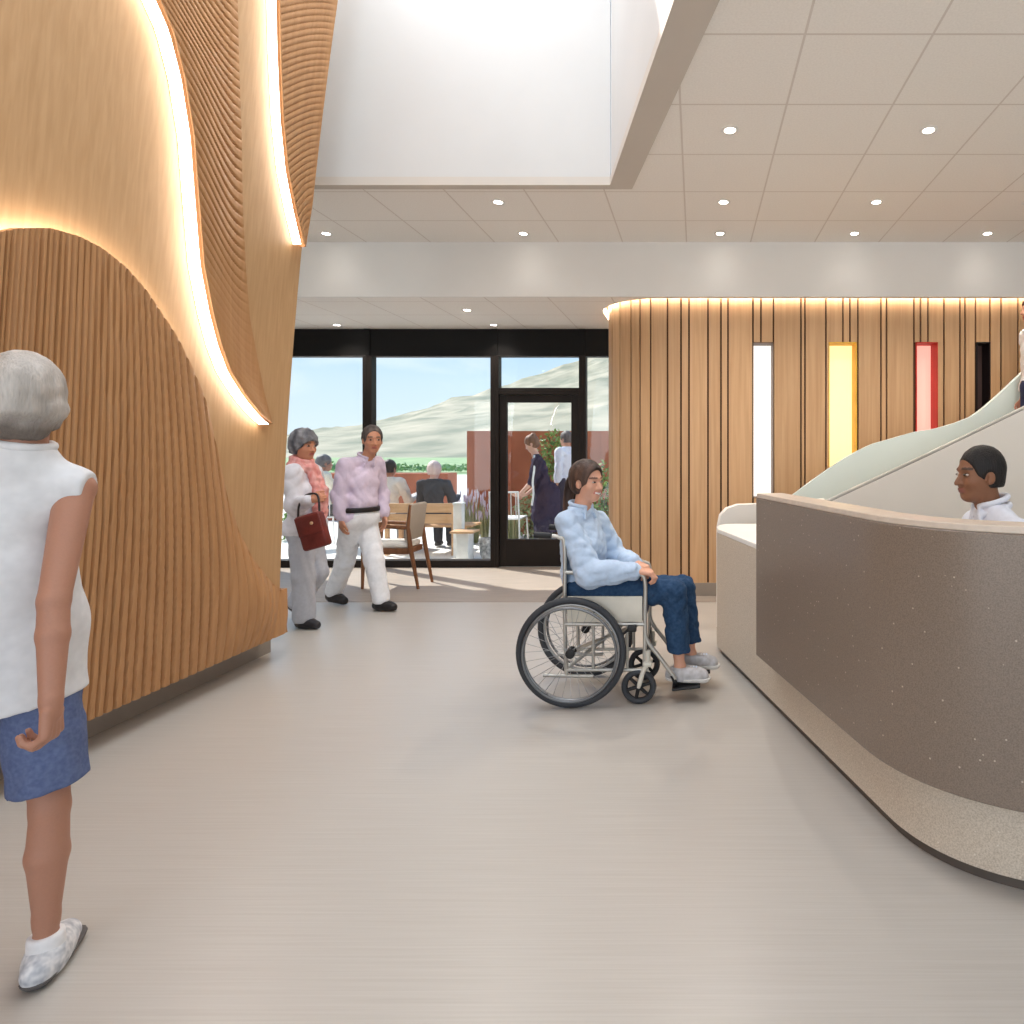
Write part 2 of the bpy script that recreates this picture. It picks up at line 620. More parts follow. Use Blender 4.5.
def floor_mat():
    m, nt, b = new_mat('linoleum'); L = nt.links
    tc = N(nt, 'ShaderNodeTexCoord')
    mp = N(nt, 'ShaderNodeMapping'); mp.inputs['Scale'].default_value = (1.5, 110, 1)
    L.new(tc.outputs['Object'], mp.inputs['Vector'])
    nz = N(nt, 'ShaderNodeTexNoise'); nz.inputs['Scale'].default_value = 1.3; nz.inputs['Detail'].default_value = 5
    L.new(mp.outputs['Vector'], nz.inputs['Vector'])
    cr = N(nt, 'ShaderNodeValToRGB')
    cr.color_ramp.elements[0].position = 0.25; cr.color_ramp.elements[0].color = lin((184, 177, 168))
    cr.color_ramp.elements[1].position = 0.75; cr.color_ramp.elements[1].color = lin((195, 189, 181))
    L.new(nz.outputs['Fac'], cr.inputs['Fac'])
    L.new(cr.outputs['Color'], b.inputs['Base Color'])
    b.inputs['Roughness'].default_value = 0.34
    b.inputs['Specular IOR Level'].default_value = 0.7
    return m


def tile_mat(name, c, line, ox, oy, step=0.6096, w=0.012):
    m, nt, b = new_mat(name); L = nt.links
    tc = N(nt, 'ShaderNodeTexCoord')
    sep = N(nt, 'ShaderNodeSeparateXYZ'); L.new(tc.outputs['Object'], sep.inputs['Vector'])
    masks = []
    for ax, o in (('X', ox), ('Y', oy)):
        a = N(nt, 'ShaderNodeMath', operation='SUBTRACT'); L.new(sep.outputs[ax], a.inputs[0]); a.inputs[1].default_value = o - w / 2
        d = N(nt, 'ShaderNodeMath', operation='DIVIDE'); L.new(a.outputs[0], d.inputs[0]); d.inputs[1].default_value = step
        f = N(nt, 'ShaderNodeMath', operation='FRACT'); L.new(d.outputs[0], f.inputs[0])
        g = N(nt, 'ShaderNodeMath', operation='LESS_THAN'); L.new(f.outputs[0], g.inputs[0]); g.inputs[1].default_value = w / step
        masks.append(g)
    mx = N(nt, 'ShaderNodeMath', operation='MAXIMUM'); L.new(masks[0].outputs[0], mx.inputs[0]); L.new(masks[1].outputs[0], mx.inputs[1])
    nz = N(nt, 'ShaderNodeTexNoise'); nz.inputs['Scale'].default_value = 90; nz.inputs['Detail'].default_value = 3
    L.new(tc.outputs['Object'], nz.inputs['Vector'])
    cr = N(nt, 'ShaderNodeValToRGB')
    cr.color_ramp.elements[0].position = 0.3; cr.color_ramp.elements[0].color = lin([t - 5 for t in c])
    cr.color_ramp.elements[1].position = 0.7; cr.color_ramp.elements[1].color = lin([t + 3 for t in c])
    L.new(nz.outputs['Fac'], cr.inputs['Fac'])
    cm = N(nt, 'ShaderNodeMixRGB'); L.new(mx.outputs[0], cm.inputs['Fac']); L.new(cr.outputs['Color'], cm.inputs['Color1'])
    cm.inputs['Color2'].default_value = lin(line)
    L.new(cm.outputs['Color'], b.inputs['Base Color'])
    b.inputs['Roughness'].default_value = 0.85
    bp = N(nt, 'ShaderNodeBump'); bp.invert = True; bp.inputs['Strength'].default_value = 0.5; bp.inputs['Distance'].default_value = 0.01
    L.new(mx.outputs[0], bp.inputs['Height']); L.new(bp.outputs['Normal'], b.inputs['Normal'])
    return m


M['floor'] = floor_mat()
M['mat_floor'] = mat('grey_walk_off_flooring', (166, 153, 141), 0.45, var=0.05, scale=(3, 30, 1))
M['tiles'] = tile_mat('ceiling_tiles', (246, 242, 236), (222, 214, 206), -0.09, 3.0)
M['tiles_low'] = tile_mat('low_ceiling_tiles', (246, 242, 236), (222, 214, 206), -0.2, 6.2)

# ================================================================== SETTING
HC = 3.40          # main ceiling
HL = 2.88          # low ceiling by the glazing
YB = 6.00          # face of the bulkhead
YG = 7.65          # glazing plane
YW = 6.12          # plank wall face


def struct(o):
    o['kind'] = 'structure'
    return o


b = MB(); b.box((0, 2.325, -0.05), (13, 10.65, 0.1)); struct(b.build('floor', M['floor']))
b = MB(); b.box((-2.9, 6.765, 0.002), (7.2, 1.77, 0.004)); struct(b.build('floor_entrance', M['mat_floor']))

# main tiled ceiling with the slanted opening for the skylight well
def xr(y): return -0.483 + 0.2937 * (4.755 - y)
BW = 0.20
b = MB()
Z0, Z1 = HC, HC + 0.06
b.prism([(xr(-0.5), -0.5), (6.5, -0.5), (6.5, 4.755), (xr(4.755), 4.755)], Z0, Z1)
b.prism([(-6.5, 4.755), (6.5, 4.755), (6.5, YB + 0.02), (-6.5, YB + 0.02)], Z0, Z1)
b.prism([(-6.5, -3.0), (6.5, -3.0), (6.5, -0.5), (-6.5, -0.5)], Z0, Z1)
b.prism([(-6.5, -0.5), (-4.2, -0.5), (-4.2, 4.755), (-6.5, 4.755)], Z0, Z1)
struct(b.build('ceiling', M['tiles']))
# flat drywall border round the opening
def xi(y): return xr(y) - BW + 0.012 * (y - 2.78)
b = MB()
b.prism([(xi(-0.5), -0.5), (xr(-0.5), -0.5), (xr(4.755), 4.755), (xi(4.68), 4.68)], HC - 0.012, HC + 0.05)
b.prism([(-4.2, 4.68), (xi(4.68), 4.68), (xr(4.755), 4.755), (-4.2, 4.755)], HC - 0.012, HC + 0.05)
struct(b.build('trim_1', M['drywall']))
# skylight well walls
b = MB()
WT = 6.6
for (x0, y0), (x1, y1), t in [((p[0] + t_[0] * .1, p[1] + t_[1] * .1), (q[0] + t_[0] * .1, q[1] + t_[1] * .1), t_) for p, q, t_ in (((-4.2, 4.68), (xi(4.68), 4.68), (0, 0.06)), ((xi(4.68), 4.68), (xi(-0.5), -0.5), (0.06, 0)),
                              ((xi(-0.5), -0.5), (-4.2, -0.5), (0, -0.06)), ((-4.2, -0.5), (-4.2, 4.68), (-0.06, 0)))]:
    b.prism([(x0, y0), (x1, y1), (x1 + t[0], y1 + t[1]), (x0 + t[0], y0 + t[1])], HC + 0.03, WT)
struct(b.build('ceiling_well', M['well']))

# bulkhead, low ceiling with the cove slot following the plank wall
ARC = [(-0.3 + r * math.cos(a), 6.75 + r * math.sin(a)) for r, a in [(0.63, t) for t in np.linspace(PI, 1.5 * PI, 15)]]
def arc(r): return [(-0.3 + r * math.cos(t), 6.75 + r * math.sin(t)) for t in np.linspace(PI, 1.5 * PI, 21)]
b = MB(); b.box((0, YB + 0.015, (HL + HC + .06) / 2), (13, 0.03, HC + .06 - HL)); struct(b.build('wall_bulkhead', M['white']))
slot = arc(0.70)
b = MB()
b.prism([(-6.5, YB + 0.03)] + [(-0.3, YB + 0.03)] + [p for p in reversed(slot)] + [(-1.0, YG + 0.1), (-6.5, YG + 0.1)], HL, HL + 0.05)
struct(b.build('ceiling_low', M['tiles_low']))
# slot upstand
b = MB()
b.sweep([(-1.0, 7.6)] + slot + [(6.3, 6.05)], [(0, HL), (0.012, HL), (0.012, HL + 0.25), (0, HL + 0.25)])
b.sweep([(-0.93, 7.6)] + arc(0.63) + [(6.3, 6.12)], [(-0.08, HL + 0.25), (0.1, HL + 0.25), (0.1, HL + 0.27), (-0.08, HL + 0.27)])
struct(b.build('trim_2', M['white']))
# cove light ribbon
cv = thing('cove_light', (0, 6.09, HL + 0.1), 'warm light strip in the ceiling slot above the plank wall', 'light strip')
b = MB()
b.sweep([(-0.985, 7.5)] + arc(0.685) + [(6.2, 6.063)], [(-0.006, HL + 0.02), (0.004, HL + 0.02), (0.004, HL + 0.07), (-0.006, HL + 0.07)])
b.build('diffuser', M['led_cove'], cv)

# outer shell not in view
b = MB(); b.box((6.5, 2.3, 1.75), (0.1, 10.7, 3.5)); struct(b.build('wall_right', M['white']))
b = MB(); b.box((-6.5, 2.3, 2.6), (0.1, 10.7, 5.3)); struct(b.build('wall_left', M['white']))

# ------------------------------------------------------------------ plank wall with slit windows
def wx(u): return (u - PX) * YW / F
grooves = [620, 631, 650.6, 667.5, 681, 689, 708, 721, 728, 753, 761, 773.5, 801, 805, 826, 843, 850, 858, 881, 886.6, 914, 920.5, 928, 944, 960, 965, 975.6, 990, 1001, 1018]
slits = [(752.5, 774, 'white'), (828.5, 857, 'yellow'), (916, 938, 'red'), (976.5, 990.5, 'black')]
ZS0, ZS1, ZT, ZP = 0.95, CH + (450 - 342) * YW / F, HL + 0.25, 0.13
S0 = -0.3
L_ARC = 0.63 * PI / 2
def wpt(s, off=0.0):
    """plan point at arc length s: negative runs round the curved end and back to the glazing"""
    if s >= 0: return V(S0 + s, YW + off)
    if s >= -L_ARC:
        t = 1.5 * PI + s / 0.63; r = 0.63 - off
        return V(S0 + r * math.cos(t), 6.75 + r * math.sin(t))
    return V(S0 - 0.63 + off, 6.75 + (-s - L_ARC))
sg = []
for u in grooves:
    x = wx(u)
    if x >= S0: sg.append(x - S0)
for u in (620, 631, 640, 650.6):           # grooves round the curve: solve for the arc length
    best = min(np.linspace(-L_ARC, 0, 400), key=lambda s: abs(PX + F * wpt(s)[0] / wpt(s)[1] - u))
    sg.append(best)
x = wx(1018) - S0
for d in (.11, .05, .14, .09, .16, .06, .12, .17, .08, .13, .1, .18, .07, .15, .12, .09, .14, .16, .1, .13, .17, .09):
    x += d; sg.append(x)
for k in range(1, 9): sg.append(-L_ARC - 0.1 * k + 0.02 * (k % 3))
sg.append(-L_ARC + 0.08); sg.append(-L_ARC + 0.3)
sg = sorted(set(round(float(t), 4) for t in sg))
sg = [sg[0] - 0.05] + sg
bk = MB(); pl = MB()
def slit_at(s0, s1):
    for u0, u1, c in slits:
        a, e = wx(u0) - S0, wx(u1) - S0
        if s0 < e - 0.004 and s1 > a + 0.004: return a, e
    return None
def plank(s0, s1, z0, z1):
    n = max(1, int((s1 - s0) / 0.035)) if s0 < 0 else 1
    ss = np.linspace(s0, s1, n + 1)
    fr = [wpt(t, 0.0) for t in ss]; bc = [wpt(t, 0.02) for t in reversed(ss)]
    pl.prism([tuple(p) for p in fr + bc], z0, z1)
for i in range(len(sg) - 1):
    g = 0.0085
    s0, s1 = sg[i] + g, sg[i + 1] - g
    if s1 - s0 < 0.012: continue
    sl = slit_at(s0, s1)
    if sl is None: plank(s0, s1, ZP, ZT)
    else:
        plank(s0, s1, ZS1, ZT); plank(s0, s1, ZP, ZS0)
        if s0 < sl[0] - 0.012: plank(s0, sl[0], ZS0, ZS1)
        if s1 > sl[1] + 0.012: plank(sl[1], s1, ZS0, ZS1)
def back(s0, s1, z0, z1):
    n = max(1, int((s1 - s0) / 0.05)) if s0 < 0 else 1
    ss = np.linspace(s0, s1, n + 1)
    fr = [wpt(t, 0.02) for t in ss]; bc = [wpt(t, 0.06) for t in reversed(ss)]
    bk.prism([tuple(p) for p in fr + bc], z0, z1)
edges = [sg[0]] + [t for u0, u1, c in slits for t in (wx(u0) - S0, wx(u1) - S0)] + [6.7]
for i in range(len(edges) - 1):
    if i % 2 == 0: back(edges[i], edges[i + 1], ZP, ZT)
    else: back(edges[i], edges[i + 1], ZP, ZS0); back(edges[i], edges[i + 1], ZS1, ZT)
wb = struct(bk.build('wall_back', M['groove']))
pl.build('planks', M['plank_wood'], wb)
bp = MB()
bp.sweep([tuple(wpt(t, 0.03)) for t in np.linspace(-L_ARC - 0.85, 0, 24)] + [tuple(wpt(6.7, 0.03))], [(0, 0), (-0.04, 0), (-0.04, ZP), (0, ZP)])
struct(bp.build('baseboard_back', M['plinth']))

cols = {'white': ((120, 96, 76), (252, 246, 240), 0.6), 'yellow': ((226, 178, 60), (255, 232, 166), 0.66),
        'red': ((190, 44, 30), (250, 172, 156), 0.66), 'black': ((26, 18, 18), (62, 44, 40), 0.2)}
for k, (u0, u1, c) in enumerate(slits):
    x0, x1 = wx(u0), wx(u1)
    rv, pn, st = cols[c]
    w = struct(MB.build(*(lambda q: (q, 'window_%d' % (k + 5), [mat(c + '_reveal', rv, 0.5)]))(
        (lambda q: ([q.box(((x0 + x1) / 2, YW + 0.09, ZS1 - 0.005), (x1 - x0, 0.18, 0.01)), q.box(((x0 + x1) / 2, YW + 0.09, ZS0 + 0.005), (x1 - x0, 0.18, 0.01)),
                     q.box((x0 + 0.005, YW + 0.09, (ZS0 + ZS1) / 2), (0.01, 0.18, ZS1 - ZS0)), q.box((x1 - 0.005, YW + 0.09, (ZS0 + ZS1) / 2), (0.01, 0.18, ZS1 - ZS0))], q)[1])(MB()))))
    w['label'] = {'white': 'slit window with white lit pane in the plank wall', 'yellow': 'slit window with yellow lit pane in the plank wall',
                  'red': 'slit window with pink lit pane and red reveal', 'black': 'slit window with unlit black pane'}[c]
    q = MB(); q.box(((x0 + x1) / 2, YW + 0.17, (ZS0 + ZS1) / 2), (x1 - x0 - 0.02, 0.012, ZS1 - ZS0 - 0.02))
    q.build('pane', emis(c + '_lit_pane', pn, st), w)

# ------------------------------------------------------------------ glazed wall and door
def gx(u): return (u - PX) * YG / F
ZH0 = 2.56
mull = [-5.45, gx(369.5), gx(496), gx(583)]
tags = []
def glazing(name, x0, x1, z0, z1, fw0, fw1, fz0, fz1):
    q = MB()
    q.box(((x0 + fw0 / 2), YG, (z0 + z1) / 2), (fw0, 0.12, z1 - z0))
    q.box(((x1 - fw1 / 2), YG, (z0 + z1) / 2), (fw1, 0.12, z1 - z0))
    q.box(((x0 + fw0 + x1 - fw1) / 2, YG, z0 + fz0 / 2), (x1 - x0 - fw0 - fw1, 0.12, fz0))
    q.box(((x0 + fw0 + x1 - fw1) / 2, YG, z1 - fz1 / 2), (x1 - x0 - fw0 - fw1, 0.12, fz1))
    w = struct(q.build(name, M['dark'], bevel=0.003))
    g = MB(); g.box(((x0 + fw0 + x1 - fw1) / 2, YG, (z0 + fz0 + z1 - fz1) / 2), (x1 - x0 - fw0 - fw1, 0.012, z1 - z0 - fz0 - fz1))
    g.build('pane', M['glass'], w)
    return w
glazing('window_1', mull[0], mull[1], 0.0, ZH0, 0.05, 0.055, 0.09, 0.012)
glazing('window_2', mull[1], mull[2], 0.0, ZH0, 0.055, 0.05, 0.09, 0.012)
ZD = 2.08
glazing('window_3', mull[2], mull[3], ZD + 0.06, ZH0, 0.05, 0.04, 0.03, 0.012)
glazing('window_4', mull[3], -0.93, 0.0, ZH0, 0.045, 0.03, 0.09, 0.012)
q = MB()
q.box((mull[2] + 0.025, YG, (ZD + .06) / 2), (0.05, 0.12, ZD + .06)); q.box((mull[3] - 0.025, YG, (ZD + .06) / 2), (0.05, 0.12, ZD + .06))
q.box(((mull[2] + mull[3]) / 2, YG, ZD + 0.035), (mull[3] - mull[2] - 0.1, 0.12, 0.05))
d = struct(q.build('door_1', M['dark'], bevel=0.003))
x0, x1 = mull[2] + 0.054, mull[3] - 0.054
z0, z1 = 0.01, ZD + 0.006
q = MB(); sw = 0.085
q.box((x0 + sw / 2, YG, (z0 + z1) / 2), (sw, 0.05, z1 - z0)); q.box((x1 - sw / 2, YG, (z0 + z1) / 2), (sw, 0.05, z1 - z0))
q.box(((x0 + x1) / 2, YG, z0 + 0.165), (x1 - x0 - 2 * sw, 0.05, 0.33)); q.box(((x0 + x1) / 2, YG, z1 - 0.045), (x1 - x0 - 2 * sw, 0.05, 0.09))
lf = q.build('door_leaf', M['dark'], d, bevel=0.003)
q = MB(); q.box(((x0 + x1) / 2, YG, (z0 + .33 + z1 - .09) / 2), (x1 - x0 - 2 * sw, 0.01, z1 - z0 - .42)); q.build('pane', M['glass'], lf)
q = MB(); q.tube([(x1 - 0.05, YG - 0.09, 0.95), (x1 - 0.05, YG - 0.09, 1.2)], 0.011, 10); q.tube([(x1 - .05, YG - .02, .97), (x1 - .05, YG - .09, .97)], .008, 8); q.tube([(x1 - .05, YG - .02, 1.18), (x1 - .05, YG - .09, 1.18)], .008, 8)
q.build('door_handle', mat('steel', (150, 148, 145), 0.3, metal=1.0), lf, smooth=40)
# opaque header over the glazing
q = MB()
for k in range(4):
    a = mull[k] + 0.004; e = (mull + [-0.93])[k + 1] - 0.004
    q.box(((a + e) / 2, YG, (ZH0 + HL) / 2), (e - a, 0.1, HL - ZH0))
for k in range(1, 4): q.box((mull[k], YG, (ZH0 + HL) / 2), (0.07, 0.13, HL - ZH0))
struct(q.build('trim_3', M['header']))
# wall over the header, behind the low ceiling
q = MB(); q.box((-3.2, YG + 0.1, (HL + .3 + HC) / 2 + .1), (6.6, 0.1, HC - HL)); q.box((3.0, YG + .1, 1.7), (7.0, .1, 3.6)); q.box((-6.0, YG, 1.45), (1.0, 0.12, 2.9))
struct(q.build('wall_outer', M['white']))

# ------------------------------------------------------------------ sculpted wooden wall on the left
HB, YE, HTOP = 0.17, 4.33, 5.2
def XS(h):
    t = h - .49
    return 2.86 - .0337 * t - .01353 * t * t
def unw(u, v, off=0.0):
    h = 2.0; y = 3.0
    for _ in range(40):
        y = F * (XS(h) - off) / (PX - u); h = CH + (PY - v) * y / F
    return y, h
ft = struct(MB.build(*(lambda q: (q, 'wall_feature', M['smooth_wood']))((lambda q: (
    q.grid([[(-XS(h), y, h) for y in np.linspace(-1.5, YE, 60)] for h in np.linspace(HB, HTOP, 40)]),
    q.grid([[(-XS(h) - t, YE, h) for t in (0, .2, .4)] for h in np.linspace(HB, HTOP, 40)]),
    q.grid([[(-XS(HB) - t, y, HB) for y in np.linspace(-1.5, YE, 3)] for t in (-.0, .4)]), q)[-1])(MB()))))
ft['label'] = 'sculpted wooden wall with wavy layers and hidden lights'
q = MB(); q.box((-3.24, 1.465, HB / 2 + .01), (0.5, 5.93, HB + .02)); struct(q.build('baseboard_left', M['plinth']))

# ribbed mound
TP = [(0, 232), (20, 228), (51, 228), (79, 236), (102.5, 248), (126, 266.6), (147, 290.5), (164, 316), (178.5, 338), (193, 368), (206, 399), (218, 450), (229, 502), (241.5, 536), (256, 563), (273, 582), (286, 590)]
tw = [unw(u, v, 0.08) for u, v in TP]
ty = np.array([t[0] for t in tw]); th = np.array([t[1] for t in tw])
def top_h(y):
    return np.where(y < ty[0], th[0] - 0.16 * (ty[0] - y) ** 2, np.interp(y, ty, th))
def rib(ph):
    f = ph - np.floor(ph)
    return np.clip(np.minimum(f, 1 - f) * 6.0 - 0.25, 0, 1) ** 0.7
ys = np.concatenate([np.linspace(-1.5, 1.9, 120), np.arange(1.905, YE, 0.0055), [YE]])
ts = np.linspace(0, 1, 70)
Yg, Tg = np.meshgrid(ys, ts)
TH = top_h(Yg); TH = np.maximum(TH, 0.42)
Hg = HB + (TH - HB) * Tg
bul = np.sin(PI * np.clip(Tg, 0, 1)) * 0.06 * sstep(2.2, 3.2, Yg) * (1 - sstep(3.95, 4.3, Yg))
warp = 0.12 * (1.5 - Hg) * sstep(2.7, 3.6, Yg) - 0.5 * (0.75 - Hg) * sstep(3.85, 4.25, Yg)
ph = -np.exp(-np.clip(Yg - warp - 2.5, -1.2, 5) * 1.1) / 0.0235
amp = 0.026 * (1 - 0.62 * sstep(3.4, 3.8, Yg)) * (1 - .8 * sstep(.975, .995, Tg))
OFF = 0.07 + 0.01 * Tg + bul - amp * (1 - rib(ph))
OFF = np.where(Yg > 4.0, OFF - 0.03 * sstep(4.0, 4.33, Yg) * Tg, OFF)
A = np.stack([-(np.vectorize(XS)(Hg) - OFF), Yg, Hg], -1)
q = MB(); q.grid(A)
lip = A[-1].copy(); lip[:, 0] -= 0.035; q.grid([A[-1], lip])
bot = A[0].copy(); bot[:, 0] = -XS(HB) - .02; q.grid([A[0], bot])
en = A[:, -1].copy(); en[:, 0] = -XS(1.0) - 0.02; q.grid([A[:, -1], en])
q.build('ribbed_panel', M['rib_wood'], ft, smooth=35)

def led_ribbon(pts, inset, o0, o1, m='led'):
    """a strip of light standing on the smooth wall just inside a panel's edge; pts are (y, h)"""
    q = MB()
    pts = [np.array(p) for p in pts]
    r0 = []; r1 = []
    for i, p in enumerate(pts):
        d = nrm(pts[min(i + 1, len(pts) - 1)] - pts[max(i - 1, 0)])
        n = V(-d[1], d[0])
        c = p - n * inset
        r0.append((-(XS(c[1]) - o0), c[0], c[1])); r1.append((-(XS(c[1]) - o1), c[0], c[1]))
    q.grid([r0, r1])
    q.build('light_strip', M[m], ft, fix=False)
ly = np.linspace(1.2, 3.35, 70)
led_ribbon([(y, float(top_h(y))) for y in ly], 0.03, 0.012, 0.06, 'led_soft')

# blade panels standing off the smooth wall
def blade(left, right, oL, oR, drop, pitch, power, amp0, fade, name='ribbed_panel', hmin=None):
    Lw = np.array([unw(u, v, oL) for u, v in left]); Rw = np.array([unw(u, v, oR) for u, v in right])
    Lw = Lw[np.argsort(Lw[:, 1])]; Rw = Rw[np.argsort(Rw[:, 1])]
    h0 = max(Lw[0, 1], Rw[0, 1]); hs = np.arange(h0, 5.15, 0.007)
    def ex(W, h):
        y = np.interp(h, W[:, 1], W[:, 0])
        sl = (W[-1, 0] - W[-2, 0]) / (W[-1, 1] - W[-2, 1])
        return np.where(h > W[-1, 1], W[-1, 0] + sl * (h - W[-1, 1]), y)
    yl = ex(Lw, hs); yr = np.minimum(ex(Rw, hs), YE); yr = np.maximum(yr, yl + 0.002)
    ss = np.linspace(0, 1, 84)
    S_, H_ = np.meshgrid(ss, hs)
    Y_ = yl[:, None] + (yr - yl)[:, None] * S_
    wd = (yr - yl)[:, None]
    g = np.sign(drop) * abs(drop) * (1 - (1 - S_) ** power) * wd / wd.max()
    ph = (H_ + g) / pitch
    am = amp0 * (1 - sstep(0.86, 1.0, S_) * fade[2]) * (0.12 + 0.88 * sstep(fade[0], fade[1], H_))
    O_ = oL + (oR - oL) * sstep(0.0, 1.0, S_) - am * (1 - rib(ph)) * sstep(0.0, 0.03, S_)
    A = np.stack([-(np.vectorize(XS)(H_) - O_), Y_, H_], -1)
    q = MB(); q.grid(A)
    e = A[:, 0].copy(); e[:, 0] -= 0.008; q.grid([A[:, 0], e])
    e = A[:, -1].copy(); e[:, 0] = -np.vectorize(XS)(hs) - 0.002; q.grid([A[:, -1], e])
    q.build(name, M['rib_wood'], ft, smooth=35)
    return hs, yl
L2 = [(160.6, 0), (174, 31), (186, 79), (195, 137), (200, 205), (205, 267), (214, 314), (222, 345), (232, 372), (248, 397), (262, 414), (272, 423)]
R2 = [(238, 0), (239, 51), (242, 137), (243, 205), (246, 267), (250, 318), (257, 355), (265, 395), (273, 424)]
hs, yl = blade(L2, R2, 0.085, 0.012, 1.15, 0.064, 1.7, 0.013, (2.1, 2.9, 0.7))
led_ribbon([(y, h) for y, h in zip(yl[::6], hs[::6])], -0.010, 0.004, 0.068)
L3 = [(280, 0), (281, 51), (284, 120), (289, 171), (297, 212), (305, 246)]
R3 = [(343, 0), (333, 80), (322, 150), (306, 247)]
hs, yl = blade(L3, R3, 0.075, 0.045, -0.5, 0.036, 1.2, 0.008, (2.0, 2.4, 0.9))
led_ribbon([(y, h) for y, h in zip(yl[::6], hs[::6])], -0.010, 0.004, 0.058)

# ------------------------------------------------------------------ downlights
proto = None
def spot(x, y, z, e):
    l = bpy.data.lights.new('downlight_beam', 'SPOT'); l.energy = e; l.spot_size = math.radians(125); l.spot_blend = 0.8; l.shadow_soft_size = 0.05
    l.color = (1.0, 0.93, 0.84)
    o = bpy.data.objects.new('downlight_beam', l); COL.objects.link(o); o.location = (x, y, z - 0.03)
DL = [(0.21, 3.9), (1.44, 3.9)] + [(t, 5.03) for t in (-1.58, .22, 1.44, 2.66)] + [(t, 5.76) for t in (-3.38, -1.58, .22, 1.45, 2.665)]
DLO = [(2.66, 3.9), (0.9, 1.4), (2.66, 1.4), (2.66, 2.6), (-1.5, -1.5), (0.3, -1.5), (2.1, -1.5), (-3.0, -1.5)]
LAB = ['round recessed downlight in the ceiling tiles, nearest one beside the skylight border', 'round recessed downlight in the ceiling tiles, nearest one toward the reception desk side']
E_SPOT = 13
def downlight(x, y, z, lab, grp):
    global proto
    if proto is None:
        proto = thing('downlight', (x, y, z), lab, 'ceiling light', grp)
        q = MB(); q.lathe((x, y, z), (0, 0, -1), [(0.055, -0.002), (0.055, 0.004), (0.045, 0.006), (0.034, 0.003), (0.034, -0.004)], 24)
        q.build('trim_ring', M['white'], proto, smooth=40)
        q = MB(); q.lathe((x, y, z), (0, 0, -1), [(0.033, 0.0), (0.033, 0.003), (0.015, 0.005)], 20)
        q.build('lamp', M['lamp'], proto, smooth=40)
        o = proto
    else:
        o = dup(proto, (x, y, z)); o['label'] = lab; o['group'] = grp
    return o
G1 = 'recessed downlights in the main ceiling'
for i, (x, y) in enumerate(DL):
    if i < 2: lab = LAB[i]
    elif i < 6: lab = 'recessed downlight, %s in the middle row on the main ceiling' % ['first from the wooden wall', 'second from the wooden wall', 'third from the wooden wall', 'fourth from the wooden wall'][i - 2]
    else: lab = 'recessed downlight, %s in the row beside the white bulkhead' % ['first from the wooden wall', 'second from the wooden wall', 'third from the wooden wall', 'fourth from the wooden wall', 'fifth from the wooden wall'][i - 6]
    downlight(x, y, HC, lab, G1); spot(x, y, HC, 1.0 if y > 5.5 else 50 if y > 5 else E_SPOT)
for x, y in DLO: spot(x, y, HC, E_SPOT)
for (x, y), lab in zip([(-2.39, 6.57), (-2.36, 7.35), (-4.19, 7.35)], ['recessed downlight in the low ceiling, further from the glass wall', 'recessed downlight in the low ceiling next to the black header above the middle window', 'recessed downlight in the low ceiling next to the wooden wall edge']):
    downlight(x, y, HL, lab, 'recessed downlights in the low ceiling'); spot(x, y, HL, 16)
# ================================================================== RECEPTION DESK
straight0 = V(0.152, 4.40); straight1 = V(0.72, 2.376)
curve = bez(straight1, (0.815, 2.02), (1.25, 1.96), 18)
front = [V(.85, 4.70), V(.36, 4.70)] + bez((.30, 4.70), (.125, 4.70), straight0, 10) + list(curve) + [V(3.4, 1.90)]
desk = thing('reception_desk', (0.9, 3.0, 0), 'long curved reception desk with dark brown stone front over a beige base', 'desk')
HD = 0.87
b = MB(); b.sweep(front, [(0, 0.045), (0.05, 0.045), (0.05, HD - 0.03), (0, HD - 0.03)]); b.build('desk_base', M['base_stone'], desk, smooth=30)
b = MB(); b.sweep(front, [(0.025, 0.0), (0.05, 0.0), (0.05, 0.046), (0.025, 0.046)]); b.build('toe_kick', M['kick'], desk, smooth=30)
top = [p for p in front] + [V(3.4, 2.38), V(1.6, 2.38), V(1.25, 2.44), V(1.08, 2.62), V(1.0, 3.2), V(.85, 4.3)]
b = MB(); b.prism([tuple(p) for p in top], HD - 0.03, HD); b.build('worktop', M['worktop'], desk, bevel=0.004)
# dark front panel, hung out in front of the base
dd = nrm(straight1 - straight0)
off = 0.105
def offs(path, o):
    out = []
    for i, p in enumerate(path):
        d = nrm(path[min(i + 1, len(path) - 1)] - path[max(i - 1, 0)])
        out.append(p + V(d[1], -d[0]) * o)
    return out
line = [lerp(straight0, straight1, t) for t in np.linspace(0, 1, 12)] + list(curve[1:]) + [V(3.4, 1.90)]
pan = offs(line, off)
st = 3.40
i = next(k for k in range(len(pan)) if pan[k][1] < st)
t = (pan[i - 1][1] - st) / (pan[i - 1][1] - pan[i][1])
pan = [lerp(pan[i - 1], pan[i], t)] + pan[i:]
b = MB(); b.sweep(pan, [(0, 0.314), (0.06, 0.314), (0.06, 1.162), (0, 1.162)]); b.build('front_panel', M['panel_stone'], desk, smooth=30, bevel=0.004)
b = MB(); b.sweep(pan, [(0.004, 1.1625), (0.15, 1.1625), (0.15, 1.186), (0.004, 1.186)]); b.build('ledge', M['ledge'], desk, smooth=30, bevel=0.003)
b = MB(); b.sweep(pan, [(0.115, HD), (0.14, HD), (0.14, 1.162), (0.115, 1.162)]); b.build('rear_panel', M['ledge'], desk, smooth=30)

# ================================================================== STAIR
stair = thing('staircase', (1.9, 4.8, 0), 'staircase with sweeping guards, one cream, one tinted with painted sky shade, behind the reception desk', 'staircase')
# outer guard: cream face with a sloping top and a low rounded end
YN = 4.95
